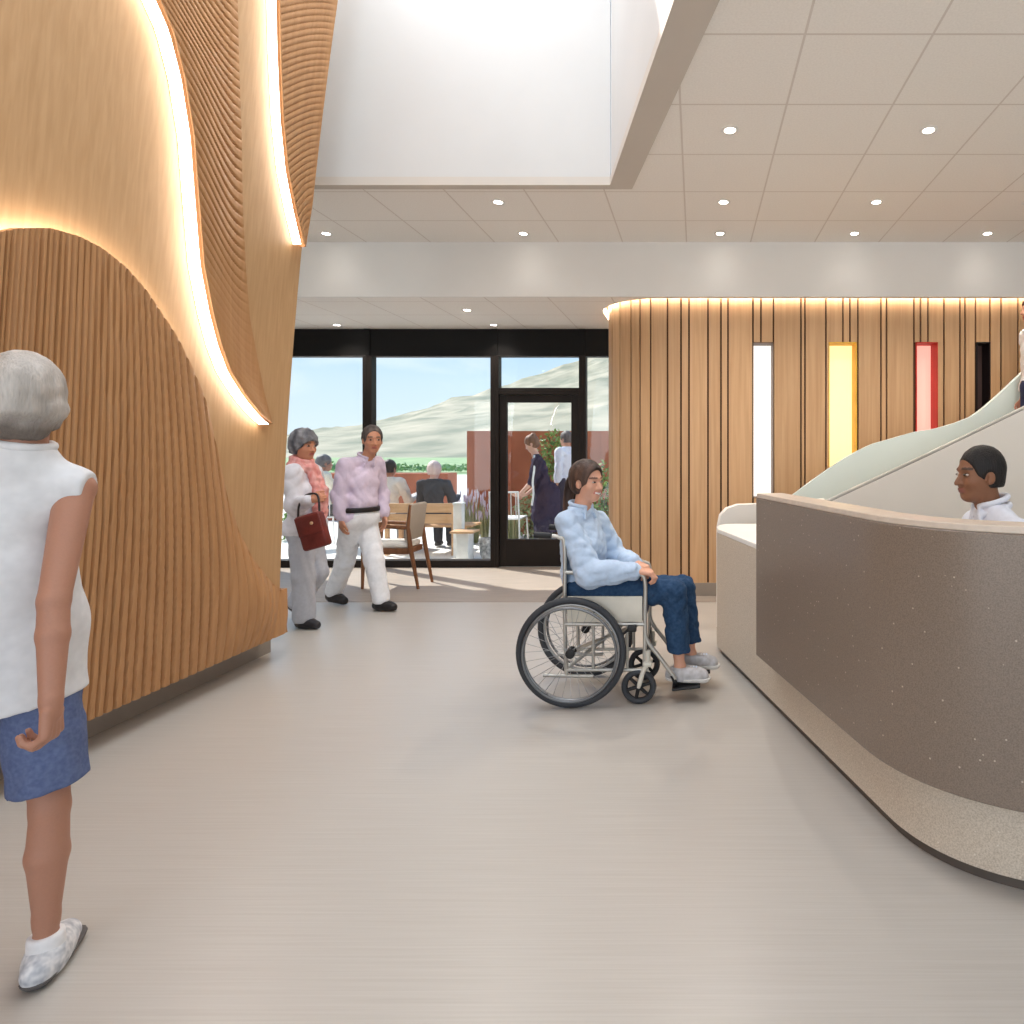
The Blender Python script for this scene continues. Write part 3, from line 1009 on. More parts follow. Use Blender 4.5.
# cream outer guard
slope = (1.687 - 1.107) / (3.0 - 0.96) * 1.12
def wall_profile(pts, y0, y1, name, m, zbot, bev=0.0):
    q = MB()
    n = len(pts)
    vs = [(x, y0, z) for x, z in pts] + [(x, y1, z) for x, z in pts] + [(x, y0, zbot) for x, z in pts] + [(x, y1, zbot) for x, z in pts]
    fs = []
    for k in range(n - 1):
        fs.append((k, k + 1, n + k + 1, n + k)); fs.append((2 * n + k, 2 * n + k + 1, k + 1, k)); fs.append((n + k, n + k + 1, 3 * n + k + 1, 3 * n + k))
    fs.append((0, n, 3 * n, 2 * n)); fs.append((n - 1, 3 * n - 1 + n, 4 * n - 1 - 0, 3 * n - 1)) if False else None
    fs = [f for f in fs if f]
    q._add(vs, fs)
    return q.build(name, m, stair, smooth=40, bevel=bev)
def w3(u, v, y): p = P(u, v, y); return (p[0], p[2])
Y1 = 4.86
near = [w3(840, 497.5, Y1), w3(880, 479, Y1), w3(930, 455.5, Y1), w3(980, 431.5, Y1), w3(1024, 410, Y1)]
sl = (near[-1][1] - near[-2][1]) / (near[-1][0] - near[-2][0])
near = [(near[0][0] - .25, near[0][1] - .25 * sl)] + near + [(4.6, near[-1][1] + sl * (4.6 - near[-1][0]))]
wall_profile(near, Y1, Y1 + 0.09, 'near_guard', M['stair_out'], 0.0)
q = MB()
q.tube([(x, Y1 + 0.02, z + 0.012) for x, z in near], 0.016, 8)
q.build('guard_cap', mat('cap_grey', (176, 172, 166), 0.5), stair, smooth=50)
# far guard: sky-light shading painted in as mint, wavy top
Y2 = 5.60
far = [w3(u, v, Y2) for u, v in [(793, 495), (814.6, 479), (836, 464), (848, 456.5), (861, 449.5), (873, 444), (886.6, 440), (916, 431.7), (935, 428.5), (950, 424.5), (963, 420), (975.6, 414), (997, 396.5), (1024, 371)]]
far = [(p[0], p[1]) for p in curve_pts([V(*p) for p in far], 5)]
far = far + [(4.6, far[-1][1] + (4.6 - far[-1][0]) * 0.7)]
far = [(far[0][0] - .12, far[0][1] - .07)] + far
wall_profile(far, Y2, Y2 + 0.06, 'far_guard', M['stair_in'], 0.0)
# low rounded end wall
q = MB()
x0 = P(716, 500, 4.99)[0] + .02
pts = []
prof = [(-0.0, 0.0), (0.0, 0.80), (0.02, 0.90), (0.07, 0.955), (0.16, 0.985), (0.3, 0.99), (0.62, 1.005), (0.85, 1.03)]
vs = []; n = len(prof) * 2
q.grid([[(x0 + x, 5.00, z) for x, z in prof], [(x0 + x, 5.0, 0.0) for x, z in prof]])
q.grid([[(x0 + x, 5.00, z) for x, z in prof], [(x0 + x - .015, 5.05, z + .004) for x, z in prof], [(x0 + x, 5.10, z) for x, z in prof]])
q.grid([[(x0 + x, 5.10, z) for x, z in prof], [(x0 + x, 5.10, 0.0) for x, z in prof]])
q.build('end_wall', M['stair_out'], stair, smooth=60)
# treads
for k in range(11):
    q = MB()
    x = 0.98 + 0.29 * k; z = 0.145 * (k + 1)
    q.box((x + 0.145, (Y1 + .09 + Y2) / 2, z / 2), (0.29, Y2 - Y1 - .095, z))
    q.build('step', M['tread'], stair)

# ================================================================== WHEELCHAIR
steel = mat('chair_steel', (188, 184, 176), 0.35, spec=0.5, metal=0.6, var=0.03)
rubber = mat('black_rubber', (58, 60, 64), 0.6)
blackp = mat('black_plastic', (28, 28, 30), 0.5)
navy = mat('navy_vinyl', (38, 58, 92), 0.55)
pad = mat('cream_vinyl', (214, 208, 194), 0.5)
darksteel = mat('dark_steel', (120, 122, 124), 0.4, metal=0.6)
chrome = mat('rim_chrome', (170, 170, 170), 0.3, metal=0.8)
XA = -0.688; YN_, YF_ = 3.47, 3.95
wc = thing('wheelchair', (XA + .3, 3.71, 0), 'steel framed wheelchair with navy back on the beige floor', 'wheelchair')
RW = 0.305
for y, sgn in ((YN_, -1), (YF_, 1)):
    w = MB(); w.torus((XA, y, RW), (0, 1, 0), RW - 0.019, 0.019, 64, 12)
    wh = w.build('wheel', rubber, wc, smooth=60)
    w = MB(); w.torus((XA, y, RW), (0, 1, 0), RW - 0.042, 0.009, 64, 8); w.build('rim', chrome, wh, smooth=60)
    w = MB(); w.torus((XA, y + sgn * 0.045, RW), (0, 1, 0), RW - 0.05, 0.008, 64, 8)
    for k in range(6):
        a = 2 * PI * k / 6; c = V(math.cos(a), 0, math.sin(a))
        w.tube([V(XA, y, RW) + c * (RW - .045), V(XA, y + sgn * 0.045, RW) + c * (RW - .052)], 0.004, 6)
    w.build('handrim', darksteel, wh, smooth=60)
    w = MB()
    for k in range(32):
        a = 2 * PI * k / 32; a2 = a + (0.5 if k % 2 else -0.5)
        w.tube([V(XA + .024 * math.cos(a2), y + (0.022 if k % 4 < 2 else -0.022), RW + .024 * math.sin(a2)), V(XA + (RW - .045) * math.cos(a), y, RW + (RW - .045) * math.sin(a))], 0.0014, 5)
    w.build('spokes', chrome, wh)
    w = MB(); w.lathe((XA, y - 0.04, RW), (0, 1, 0), [(0.012, 0), (0.026, 0.008), (0.026, 0.02), (0.014, 0.03), (0.014, 0.05), (0.026, 0.06), (0.026, 0.072), (0.012, 0.08)], 18)
    w.build('hub', blackp, wh, smooth=40)
    # side frame
    yf = y + (0.055 if sgn < 0 else -0.055)
    f = MB()
    XB, XF = -0.735, -0.285
    f.tube(curve_pts([(XB - .07, yf, 0.94), (XB - .03, yf, 0.93), (XB, yf, 0.88), (XB, yf, 0.5), (XB + .01, yf, 0.16)], 5), 0.011, 10)
    f.tube([(XB, yf, 0.445), (XF, yf, 0.445)], 0.011, 10)
    f.tube([(XB, yf, 0.19), (XF + .02, yf, 0.19)], 0.010, 10)
    f.tube([(XB - .12, yf, 0.16), (XB + .16, yf, 0.155)], 0.010, 10)
    f.tube(curve_pts([(XB + .005, yf, 0.735), (XB + .12, yf, 0.735), (XF - .12, yf, 0.735), (XF - .03, yf, 0.725), (XF, yf, 0.68), (XF, yf, 0.46), (XF + .01, yf, 0.36), (XF + .09, yf, 0.25), (XF + .17, yf, 0.14)], 5), 0.012, 10)
    f.tube([(XF, yf, 0.46), (XF - .005, yf, 0.17)], 0.011, 10)
    f.tube([(XB + .16, yf, 0.445), (XB + .16, yf, 0.19)], 0.009, 10)
    f.tube([(XF - .1, yf, 0.445), (XF - .1, yf, 0.19)], 0.009, 10)
    f.build('side_frame', steel, wc, smooth=60)
    f = MB(); f.box(((XB + XF) / 2, yf, 0.53), (XF - XB - 0.03, 0.012, 0.145), bev=0.005); f.build('skirt_guard', pad, wc, smooth=40)
    f = MB(); f.box((XB + .24, yf, 0.752), (0.28, 0.05, 0.03), bev=0.012); f.build('armrest', blackp, wc, smooth=50)
    f = MB(); f.tube([(XB - .075, yf, 0.94), (XB - .17, yf, 0.945)], [0.017, 0.019], 12); f.build('push_handle', blackp, wc, smooth=50)
    f = MB(); f.box((XF - 0.07, yf + sgn * .03, 0.43), (0.05, 0.03, 0.035), bev=0.006); f.tube([(XF - .07, yf + sgn * .03, 0.44), (XF - .12, yf + sgn * .035, 0.40), (XF - .13, yf + sgn * .035, 0.34)], 0.008, 8); f.build('brake', blackp, wc, smooth=50)
    # caster
    cx, cy, cr = XF - 0.035, yf + 0.0, 0.098
    c = MB(); c.tube([(cx + .05, cy, 0.235), (cx + .05, cy, 0.30)], 0.016, 10)
    for e in (-0.026, 0.026): c.tube(curve_pts([(cx + .055, cy + e, 0.23), (cx + .03, cy + e, 0.2), (cx, cy + e, cr)], 4), [0.013] * 8 + [0.009], 8)
    c.box((cx + .05, cy, 0.228), (0.05, 0.075, 0.025), bev=0.008)
    cf = c.build('caster_fork', pad, wc, smooth=50)
    c = MB(); c.torus((cx, cy, cr), (0, 1, 0), cr - 0.016, 0.016, 36, 10); cw = c.build('caster_wheel', rubber, cf, smooth=60)
    c = MB(); c.lathe((cx, cy - .014, cr), (0, 1, 0), [(0.018, 0), (0.018, 0.028)], 14)
    for k in range(6):
        a = 2 * PI * k / 6 + .3; c.tube([(cx, cy, cr), (cx + (cr - .018) * math.cos(a), cy, cr + (cr - .018) * math.sin(a))], [0.012, 0.009], 8)
    c.torus((cx, cy, cr), (0, 1, 0), cr - 0.03, 0.006, 36, 8)
    c.build('caster_spokes', blackp, cf, smooth=50)
    # footrest
    c = MB(); fx = XF + .17 + (0.0 if sgn < 0 else 0.06)
    c.tube([(XF + .15, yf, .16), (fx, yf, .12)], .012, 8)
    c.box((fx + 0.06, yf + (0.07 if sgn < 0 else -0.07), 0.085), (0.16, 0.15, 0.014), bev=0.005, R=np.array([[math.cos(.12), 0, -math.sin(.12)], [0, 1, 0], [math.sin(.12), 0, math.cos(.12)]]))
    c.tube([(fx - .01, yf, .14), (fx + .0, yf + (0.04 if sgn < 0 else -.04), .085)], .012, 8)
    c.build('footrest', blackp, wc, smooth=50)
f = MB(); f.box((-0.50, 3.71, 0.485), (0.44, 0.37, 0.05), bev=0.02); f.build('seat', navy, wc, smooth=50)
A = [[(-0.735 - 0.03 * math.sin(PI * t), 3.53 + 0.36 * t, z) for t in np.linspace(0, 1, 12)] for z in np.linspace(0.50, 0.92, 8)]
f = MB(); f.grid(A); o = f.build('backrest', navy, wc, smooth=60); so = o.modifiers.new('thick', 'SOLIDIFY'); so.thickness = 0.012
f = MB(); f.tube([(-.72, 3.53, .2), (-.33, 3.89, .44)], .011, 8); f.tube([(-.72, 3.89, .2), (-.33, 3.53, .44)], .011, 8); f.build('cross_brace', steel, wc, smooth=50)
f = MB(); A = [[(-0.27, y, z) for y in np.linspace(3.54, 3.88, 6)] for z in (0.2, 0.28, 0.33)]; f.grid(A); o = f.build('calf_strap', blackp, wc); so = o.modifiers.new('thick', 'SOLIDIFY'); so.thickness = 0.006

# ================================================================== ARMCHAIR NEAR THE GLASS
walnut = wood_mat('walnut', (112, 72, 46), (140, 94, 62), (14, 14, 2))
taupe = mat('taupe_fabric', (182, 168, 152), 0.8, var=0.04, scale=(80, 80, 80))
cush = mat('cream_cushion', (236, 230, 220), 0.8, var=0.02)
ac = thing('armchair', (-3.12, 6.55, 0), 'walnut armchair with cream seat facing left near the glass wall', 'chair')
xf, xb, yn, yf = -3.40, -2.93, 6.42, 6.76
for y in (yn, yf):
    c = MB(); c.tube([(xf - .0, y, 0.0), (xf + .01, y, 0.40), (xf + .03, y, 0.62)], [0.014, 0.022, 0.02], 10); c.build('leg', walnut, ac, smooth=50)
    c = MB(); c.tube([(xb + .10, y, 0.0), (xb + .02, y, 0.42), (xb - .005, y, 0.63), (xb + .02, y, 0.86)], [0.014, 0.024, 0.02, 0.016], 10); c.build('leg', walnut, ac, smooth=50)
    c = MB(); c.tube(curve_pts([(xf + .0, y, 0.63), (xf + .1, y, 0.645), (xb, y, 0.625)], 5), 0.02, 10); c.build('armrest', walnut, ac, smooth=50)
c = MB(); c.box(((xf + xb) / 2, (yn + yf) / 2, 0.385), (xb - xf, yf - yn, 0.06), bev=0.01); c.build('seat_frame', walnut, ac, smooth=40)
c = MB(); c.box(((xf + xb) / 2, (yn + yf) / 2, 0.445), (xb - xf - .02, yf - yn - .03, 0.065), bev=0.025); c.build('seat_cushion', cush, ac, smooth=50)
an = 0.12; R = np.array([[math.cos(an), 0, math.sin(an)], [0, 1, 0], [-math.sin(an), 0, math.cos(an)]])
c = MB(); c.box((xb + .0, (yn + yf) / 2, 0.68), (0.05, yf - yn + .02, 0.38), bev=0.02, R=R); c.build('backrest', taupe, ac, smooth=50)
# ================================================================== OUTSIDE
M['terrace'] = mat('pale_terrace', (232, 228, 222), 0.8, var=0.02, scale=(3, 3, 3))
M['corten'] = mat('rusted_steel', (150, 80, 52), 0.7, scale=(2.5, 2.5, 1.2), detail=6, c2=(184, 106, 72))
M['hill'] = mat('dry_hillside', (126, 130, 112), 0.95, scale=(0.07, 0.07, 0.07), detail=12, c2=(190, 179, 157))
M['meadow'] = mat('green_meadow', (120, 150, 110), 0.95, c2=(168, 186, 140), scale=(0.3, 0.3, 0.3))
M['teak'] = wood_mat('pale_teak', (206, 160, 118), (226, 184, 142), (2, 14, 14))
M['white_metal'] = mat('white_metal', (240, 240, 238), 0.4)
def leaf_mat(name, a, c):
    m, nt, b = new_mat(name); L = nt.links
    g = N(nt, 'ShaderNodeNewGeometry'); cr = N(nt, 'ShaderNodeValToRGB')
    cr.color_ramp.elements[0].color = lin(a); cr.color_ramp.elements[1].color = lin(c)
    L.new(g.outputs['Random Per Island'], cr.inputs['Fac']); L.new(cr.outputs['Color'], b.inputs['Base Color'])
    b.inputs['Roughness'].default_value = 0.6
    b.inputs['Subsurface Weight'].default_value = 0.0
    return m
M['leaf'] = leaf_mat('green_leaf', (66, 104, 46), (146, 176, 92))
M['leaf_mid'] = leaf_mat('mid_leaf', (110, 150, 96), (160, 190, 130))
M['leaf_pale'] = leaf_mat('pale_leaf', (128, 146, 92), (196, 200, 150))
M['grass_blade'] = leaf_mat('dry_grass', (120, 128, 78), (190, 182, 140))
M['flower'] = leaf_mat('lavender_flower', (170, 150, 176), (226, 214, 222))
M['stem'] = mat('woody_stem', (96, 78, 56), 0.8)

b = MB(); b.box((0, 22.0, -0.06), (80, 28.5, 0.1)); struct(b.build('ground_terrace', M['terrace']))
b = MB(); b.box((0, 100, -0.3), (600, 150, 0.3)); struct(b.build('ground_meadow', M['meadow']))
# hillside
rng = np.random.RandomState(3)
ru = np.array([-300, 100, 250, 290, 330, 365, 395, 420, 455, 490, 520, 540, 560, 582, 600, 640, 700, 800, 1000, 1400])
rv = np.array([452, 455, 458, 456, 447, 437, 425, 412, 400, 388, 379, 373, 366, 359, 350, 336, 318, 300, 280, 270])
D = 400.0
xs = np.linspace(-620, 420, 150); yy = np.concatenate([np.linspace(130, 400, 60), [430, 480, 560]])
waves = [(rng.normal(size=2) * f, rng.uniform(0, 6.28), a) for f, a in ((.02, 2.0), (.05, 1.2), (.1, .8), (.2, .5), (.35, .35)) for _ in range(4)]
A = np.zeros((len(yy), len(xs), 3))
for i, y in enumerate(yy):
    u = PX + F * xs / D
    r = CH + (PY - np.interp(u, ru, rv)) * D / F
    t = np.clip((y - 130) / 270, 0, 1) if y <= 400 else 1 - (y - 400) / 260
    n = sum(a * np.sin(k[0] * xs + k[1] * y + p) for k, p, a in waves)
    z = r * (t ** 1.15) + n * 0.8 * min(1, max(t, 0)) * np.clip(r / 30, .1, 1) * (1 if y < 399 else .4)
    A[i, :, 0] = xs * (0.55 + 0.45 * min(1.0, y / 400)); A[i, :, 1] = y; A[i, :, 2] = z - 0.2
b = MB(); b.grid(A); struct(b.build('hill', M['hill'], smooth=180))

b = MB(); b.box((-1.75, 10.62, 0.87), (4.2, 0.05, 1.74)); b.box((-3.83, 10.66, .87), (.05, .12, 1.74)); 
for k in range(5): b.box((-3.1 + k * .75, 10.59, .87), (.006, .012, 1.74))
o = b.build('steel_screen', M['corten'], loc=(-1.75, 10.62, 0)); tag(o, 'tall rusted steel screen wall on the terrace behind the door', 'screen')
o.data.transform(Matrix.Translation((0, 0, 0)))
b = MB(); b.box((-6.3, 13.0, 0.47), (2.55, 0.5, 0.95)); 
o = b.build('steel_planter', M['corten'], loc=(-6.3, 13, 0)); tag(o, 'low rusted steel planter box behind the seated people outside', 'planter')


def leaves(n, c, rad, size, m, name, parent, seed, up=0.0, hollow=0.5, narrow=0.5):
    r = np.random.RandomState(seed); q = MB()
    for _ in range(n):
        d = nrm(r.normal(size=3)); p = np.asarray(c) + d * np.asarray(rad) * (hollow + (1 - hollow) * r.rand()) * (0.85 + .3 * r.rand())
        a = nrm(r.normal(size=3) + V(0, 0, up)); bb = nrm(np.cross(a, r.normal(size=3))); s = size * (0.6 + .8 * r.rand())
        nn = np.cross(a, bb)
        q._add([p - a * s * .5, p + bb * s * narrow * .5 + nn * s * .08, p + a * s * .5, p - bb * s * narrow * .5 + nn * s * .08], [(0, 1, 2, 3)])
    return q.build(name, m, parent, fix=False)


def shrub(base, c, rad, n, size, m, label, seed, narrow=.5):
    t = thing('shrub', base, label, 'shrub')
    q = MB(); r = np.random.RandomState(seed)
    for k in range(5): q.tube([V(*base) + V(r.normal() * .03, r.normal() * .03, 0), np.asarray(c) + r.normal(size=3) * np.asarray(rad) * .35], [0.014, 0.005], 6)
    q.build('stem', M['stem'], t)
    leaves(n, c, rad, size, m, 'foliage', t, seed, narrow=narrow)
    return t


def clump(base, h, w, n, seed, label, flower=True):
    t = thing('ornamental_grass', base, label, 'grass plant')
    r = np.random.RandomState(seed); q = MB(); fl = MB()
    for _ in range(n):
        a = r.uniform(0, 6.28); rr = w * math.sqrt(r.rand()); hh = h * (.6 + .5 * r.rand())
        p0 = V(*base) + V(math.cos(a), math.sin(a), 0) * rr * .4; p1 = V(*base) + V(math.cos(a) * rr, math.sin(a) * rr, hh)
        pm = (p0 + p1) / 2 + V(0, 0, hh * .15); s = nrm(np.cross(p1 - p0, r.normal(size=3))) * .006
        q._add([p0 - s, p0 + s, pm + s, p1, pm - s], [(0, 1, 2, 4), (4, 2, 3)])
        if flower and r.rand() < .3:
            fl.tube([p1 - V(0, 0, .03), p1 + V(0, 0, .03), p1 + V(0, 0, .07)], [.006, .012, .004], 5)
    q.build('blades', M['grass_blade'], t, fix=False)
    if flower: fl.build('flowers', M['flower'], t)


def Pg(u, y): return ((u - PX) * y / F, y, 0.0)
shrub(Pg(554, 10.3), P(554, 455, 10.3), (0.26, .18, .42), 520, .075, M['leaf'], 'tall dark green shrub behind the woman in the long dark dress', 5)
shrub(Pg(530, 10.22), P(530, 516, 10.22), (0.24, .2, .45), 420, .07, M['leaf_pale'], 'pale leafy shrub in front of the rusted screen behind the door glass', 6)
shrub(Pg(604, 9.6), P(602, 497, 9.6), (0.24, .22, .52), 520, .075, M['leaf'], 'green shrub outside next to the plank wall end', 7)
for k, (u, y, h) in enumerate([(473, 9.65, .7), (487, 9.4, .62), (462, 10.1, .55)]):
    clump(Pg(u, y), h, .19, 150, 20 + k, ['clump of ornamental grass outside, tallest between bench and door', 'clump of ornamental grass outside, next to the door frame', 'clump of ornamental grass outside, behind the white bollard'][k])
for k, (u, y, h) in enumerate([(512, 9.72, .5), (545, 9.72, .45)]):
    clump(Pg(u, y), h, .2, 140, 30 + k, ['low grass clump under the white garden chair', 'low grass clump under the hem of the long dark dress'][k], False)
shrub(Pg(295, 10.0), P(294, 528, 10.0), (0.3, .3, .42), 420, .07, M['leaf'], 'green shrub outside behind the woman with the scarf', 9)
# far hedge line
r_ = np.random.RandomState(2)
hg = MB()
for k in range(1500):
    p = V(r_.uniform(-26, -6), 44 + r_.normal() * .7, abs(r_.normal()) * .16 + .03); a = nrm(r_.normal(size=3)); c_ = nrm(np.cross(a, r_.normal(size=3))); s = .16
    hg._add([p - a * s, p + c_ * s * .6, p + a * s, p - c_ * s * .6], [(0, 1, 2, 3)])
o = hg.build('hedge', M['leaf_mid'], fix=False, loc=(-16, 44, 0)); tag(o, 'low green hedge at the far edge of the terrace', 'hedge', kind='stuff')

# bench
bn = thing('bench', (-3.5, 8.75, 0), 'pale teak slatted bench outside under the two seated people', 'bench')
xa, xb_, yb = P(381, 0, 8.45)[0], P(457, 0, 8.45)[0], 8.5
for z0, z1 in ((.70, .575), (.555, .43)):
    q = MB(); q.box(((xa + xb_) / 2, yb, (z0 + z1) / 2), (xb_ - xa, 0.03, z0 - z1), bev=.006); q.build('back_slat', M['teak'], bn, smooth=40)
for k in range(4):
    q = MB(); q.box(((xa + xb_) / 2 + .08, yb + .08 + k * .105, 0.385), (xb_ - xa + .16, 0.09, 0.03), bev=.006); q.build('seat_slat', M['teak'], bn, smooth=40)
for x in (xa + .06, xb_ - .06):
    for y in (yb, yb + .4):
        q = MB(); q.box((x, y, .185 if y > yb else .35), (0.05, 0.05, .37 if y > yb else .7)); q.build('leg', M['teak'], bn)
# bollard, pedestal, pot
bo = thing('bollard', (P(459, 0, 8.3)[0], 8.3, 0), 'square white bollard at the end of the bench outside', 'bollard')
q = MB(); q.box((bo.location[0], 8.3, .35), (.115, .115, .70), bev=.012); q.build('post', M['white_metal'], bo, smooth=40)
q = MB(); q.box((bo.location[0], 8.3, .715), (.13, .13, .03), bev=.01); q.build('cap', M['white_metal'], bo, smooth=40)
st_ = thing('side_table', (P(465, 0, 8.1)[0], 8.1, 0), 'small white block table with a pale top beside the bollard', 'table')
q = MB(); q.box((st_.location[0], 8.1, .18), (.16, .2, .36), bev=.012); q.build('pedestal', M['white_metal'], st_, smooth=40)
q = MB(); q.box((st_.location[0], 8.1, .375), (.30, .26, .03), bev=.01); q.build('table_top', M['teak'], st_, smooth=40)
pt = thing('plant_pot', (P(486, 0, 8.25)[0], 8.25, 0), 'small grey pot on the terrace next to the door', 'pot')
q = MB(); q.lathe((pt.location[0], 8.25, 0), (0, 0, 1), [(.05, 0), (.075, .06), (.085, .16), (.09, .26), (.08, .27), (.07, .22)], 18); q.build('pot_body', mat('mottled_grey', (120, 120, 122), .7, c2=(226, 224, 222), scale=(22, 22, 22)), pt, smooth=50)
q = MB(); q.lathe((pt.location[0], 8.25, .2), (0, 0, 1), [(.072, 0), (.07, .02)], 18); q.build('soil', M['stem'], pt)


def wire_chair(x, y, ang, label):
    t = thing('garden_chair', (x, y, 0), label, 'chair')
    c, s = math.cos(ang), math.sin(ang)
    def W(a, b_, z): return (x + a * c - b_ * s, y + a * s + b_ * c, z)
    for a, b_ in ((.2, .2), (.2, -.2), (-.2, .2), (-.2, -.2)):
        q = MB(); q.tube([W(a * 1.15, b_ * 1.1, 0), W(a, b_, .44)] + ([W(a * 1.3, b_, .84)] if a < 0 else []), .012, 8); q.build('leg', M['white_metal'], t, smooth=50)
    q = MB(); q.box(W(0, 0, .45), (.42, .42, .025), rz=ang, bev=.01); q.build('seat', M['white_metal'], t, smooth=40)
    q = MB()
    for k in range(6): q.tube([W(-.24, -.17 + k * .068, .47), W(-.26, -.17 + k * .068, .82)], .006, 6)
    q.tube([W(-.26, -.2, .83), W(-.26, .2, .83)], .013, 8); q.build('backrest', M['white_metal'], t, smooth=50)
    return t
wire_chair(P(508, 0, 9.0)[0], 9.05, PI * .5, 'white metal garden chair under the hand of the woman in the dark dress')
wire_chair(P(322, 0, 9.2)[0], 9.2, PI * .75, 'white metal garden chair behind the walking woman with the scarf')
# ================================================================== PEOPLE
M['skin'] = vcol_mat('skin', 0.5, 0.35, 0.08)
M['hair'] = vcol_mat('hair', 0.5, 0.35, 0.0, 0.7, 1.0, (240, 240, 26))
M['eye'] = vcol_mat('eye', 0.2, 0.5)
UP = V(0, 0, 1)


def head_frame(c, f, tilt=0.0):
    f = nrm(f); l = nrm(np.cross(UP, f)); u = np.cross(f, l)
    return c, f, l, u


def head_pts(hd, s, f, l, u):
    c, F_, L_, U_ = hd
    return c + s * (f * F_ + l * L_ + u * U_)


def add_head(S, hd, s, female=False):
    c, f, l, u = hd
    A = [f, l, u]
    H = lambda a, b, d: head_pts(hd, s, a, b, d)
    S.ell(H(-.012, 0, .028), A, [.098 * s, .076 * s, .098 * s], .02)
    S.ell(H(.022, 0, -.045), A, [.066 * s, .058 * s, .066 * s], .03)
    S.ell(H(.055, 0, -.094), A, [.026 * s, .03 * s, .022 * s], .03)
    for q in (1, -1):
        S.ell(H(.052, q * .036, -.03), A, [.03 * s, .026 * s, .026 * s], .02)
        S.ell(H(-.012, q * .077, -.012), A, [.017 * s, .008 * s, .027 * s], .006)
        S.ell(H(.0, q * .078, -.03), A, [.009 * s, .007 * s, .012 * s], .006)
    S.ell(H(.078, 0, .026), A, [.014 * s, .046 * s, .010 * s], .014)
    for q in (1, -1): S.ell(H(.096, q * .033, .004), A, [.015 * s, .018 * s, .010 * s], .01, 'sub')
    S.cone(H(.084, 0, .008), H(.107, 0, -.034), .008 * s, .0115 * s, .012)
    for q in (1, -1): S.ell(H(.093, q * .012, -.036), A, [.011 * s, .009 * s, .008 * s], .006)
    S.ell(H(.086, 0, -.060), A, [.012 * s, .024 * s, .006 * s], .006)
    S.ell(H(.084, 0, -.071), A, [.012 * s, .02 * s, .0065 * s], .006)


def hand_prims(w, d, pn, th, s, curl, spread=.0):
    """groups of cones for palm, four fingers and thumb. d along the hand, pn out of the palm, th towards the thumb"""
    d = nrm(d); th = nrm(th - d * np.dot(th, d)); pn = nrm(pn - d * np.dot(pn, d) - th * np.dot(pn, th))
    out = [('c', w - d * .01 * s, w + d * .03 * s, .024 * s, .022 * s)]
    ln = [.92, 1.0, .95, .76]
    for i in range(4):
        o = (1.5 - i) * .0195 * s
        k = w + d * (.088 - .006 * abs(i - 1.2)) * s + th * o
        out.append(('c', w + d * .02 * s + th * o * .6, k, .015 * s, .0125 * s))
        p = k; a = 0.0
        for seg, (L_, ca) in enumerate(((.043, 1.05), (.027, 1.45), (.021, .8))):
            a += curl * ca
            dirn = nrm(d * math.cos(a) + pn * math.sin(a) + th * (1.5 - i) * spread * .06)
            q = p + dirn * L_ * ln[i] * s
            out.append(('c', p, q, (.0098 - .0010 * seg) * s, (.0090 - .0011 * seg) * s))
            p = q
    t0 = w + d * .028 * s + th * .024 * s
    t1 = t0 + nrm(d * .75 + th * .62 + pn * .3 * curl) * .042 * s
    t2 = t1 + nrm(d * .95 + th * .18 + pn * (.2 + .5 * curl)) * .032 * s
    t3 = t2 + nrm(d * .9 - th * .1 + pn * (.3 + .6 * curl)) * .024 * s
    out += [('c', t0, t1, .015 * s, .0115 * s), ('c', t1, t2, .0112 * s, .0100 * s), ('c', t2, t3, .0100 * s, .0085 * s)]
    return out


def default_pose(root, ang, H, seated=None):
    """standing or seated joints. ang: heading in the plan (radians from +x)"""
    s = H / 1.7
    f = V(math.cos(ang), math.sin(ang), 0); l = V(-f[1], f[0], 0)
    r = np.asarray(root, float)
    J = {'s': s, 'f': f, 'l': l}
    if seated is None:
        pel = r + UP * .94 * s; up = UP
    else:
        pel = r + UP * (seated + .10 * s)
    J['pel'] = pel
    J['chest'] = pel + UP * .32 * s + f * .0
    J['neck'] = pel + UP * .515 * s - f * .01 * s
    J['head'] = pel + UP * .645 * s + f * .025 * s
    J['hf'] = f
    for q, n in ((1, 'L'), (-1, 'R')):
        J['sh' + n] = pel + UP * .455 * s + l * q * .175 * s
        J['el' + n] = J['sh' + n] - UP * .29 * s + l * q * .035 * s - f * .02 * s
        J['wr' + n] = J['el' + n] - UP * .25 * s + f * .05 * s
        J['hd' + n] = nrm(J['wr' + n] - J['el' + n])
        J['hp' + n] = pel + l * q * .09 * s - UP * .02 * s
        if seated is None:
            J['kn' + n] = J['hp' + n] - UP * .43 * s + f * .015 * s
            J['an' + n] = J['kn' + n] - UP * .41 * s - f * .02 * s
        else:
            J['kn' + n] = J['hp' + n] + f * .44 * s + UP * .0
            J['an' + n] = r + l * q * .09 * s + f * .44 * s + UP * .085 * s
        J['ft' + n] = f
    return J


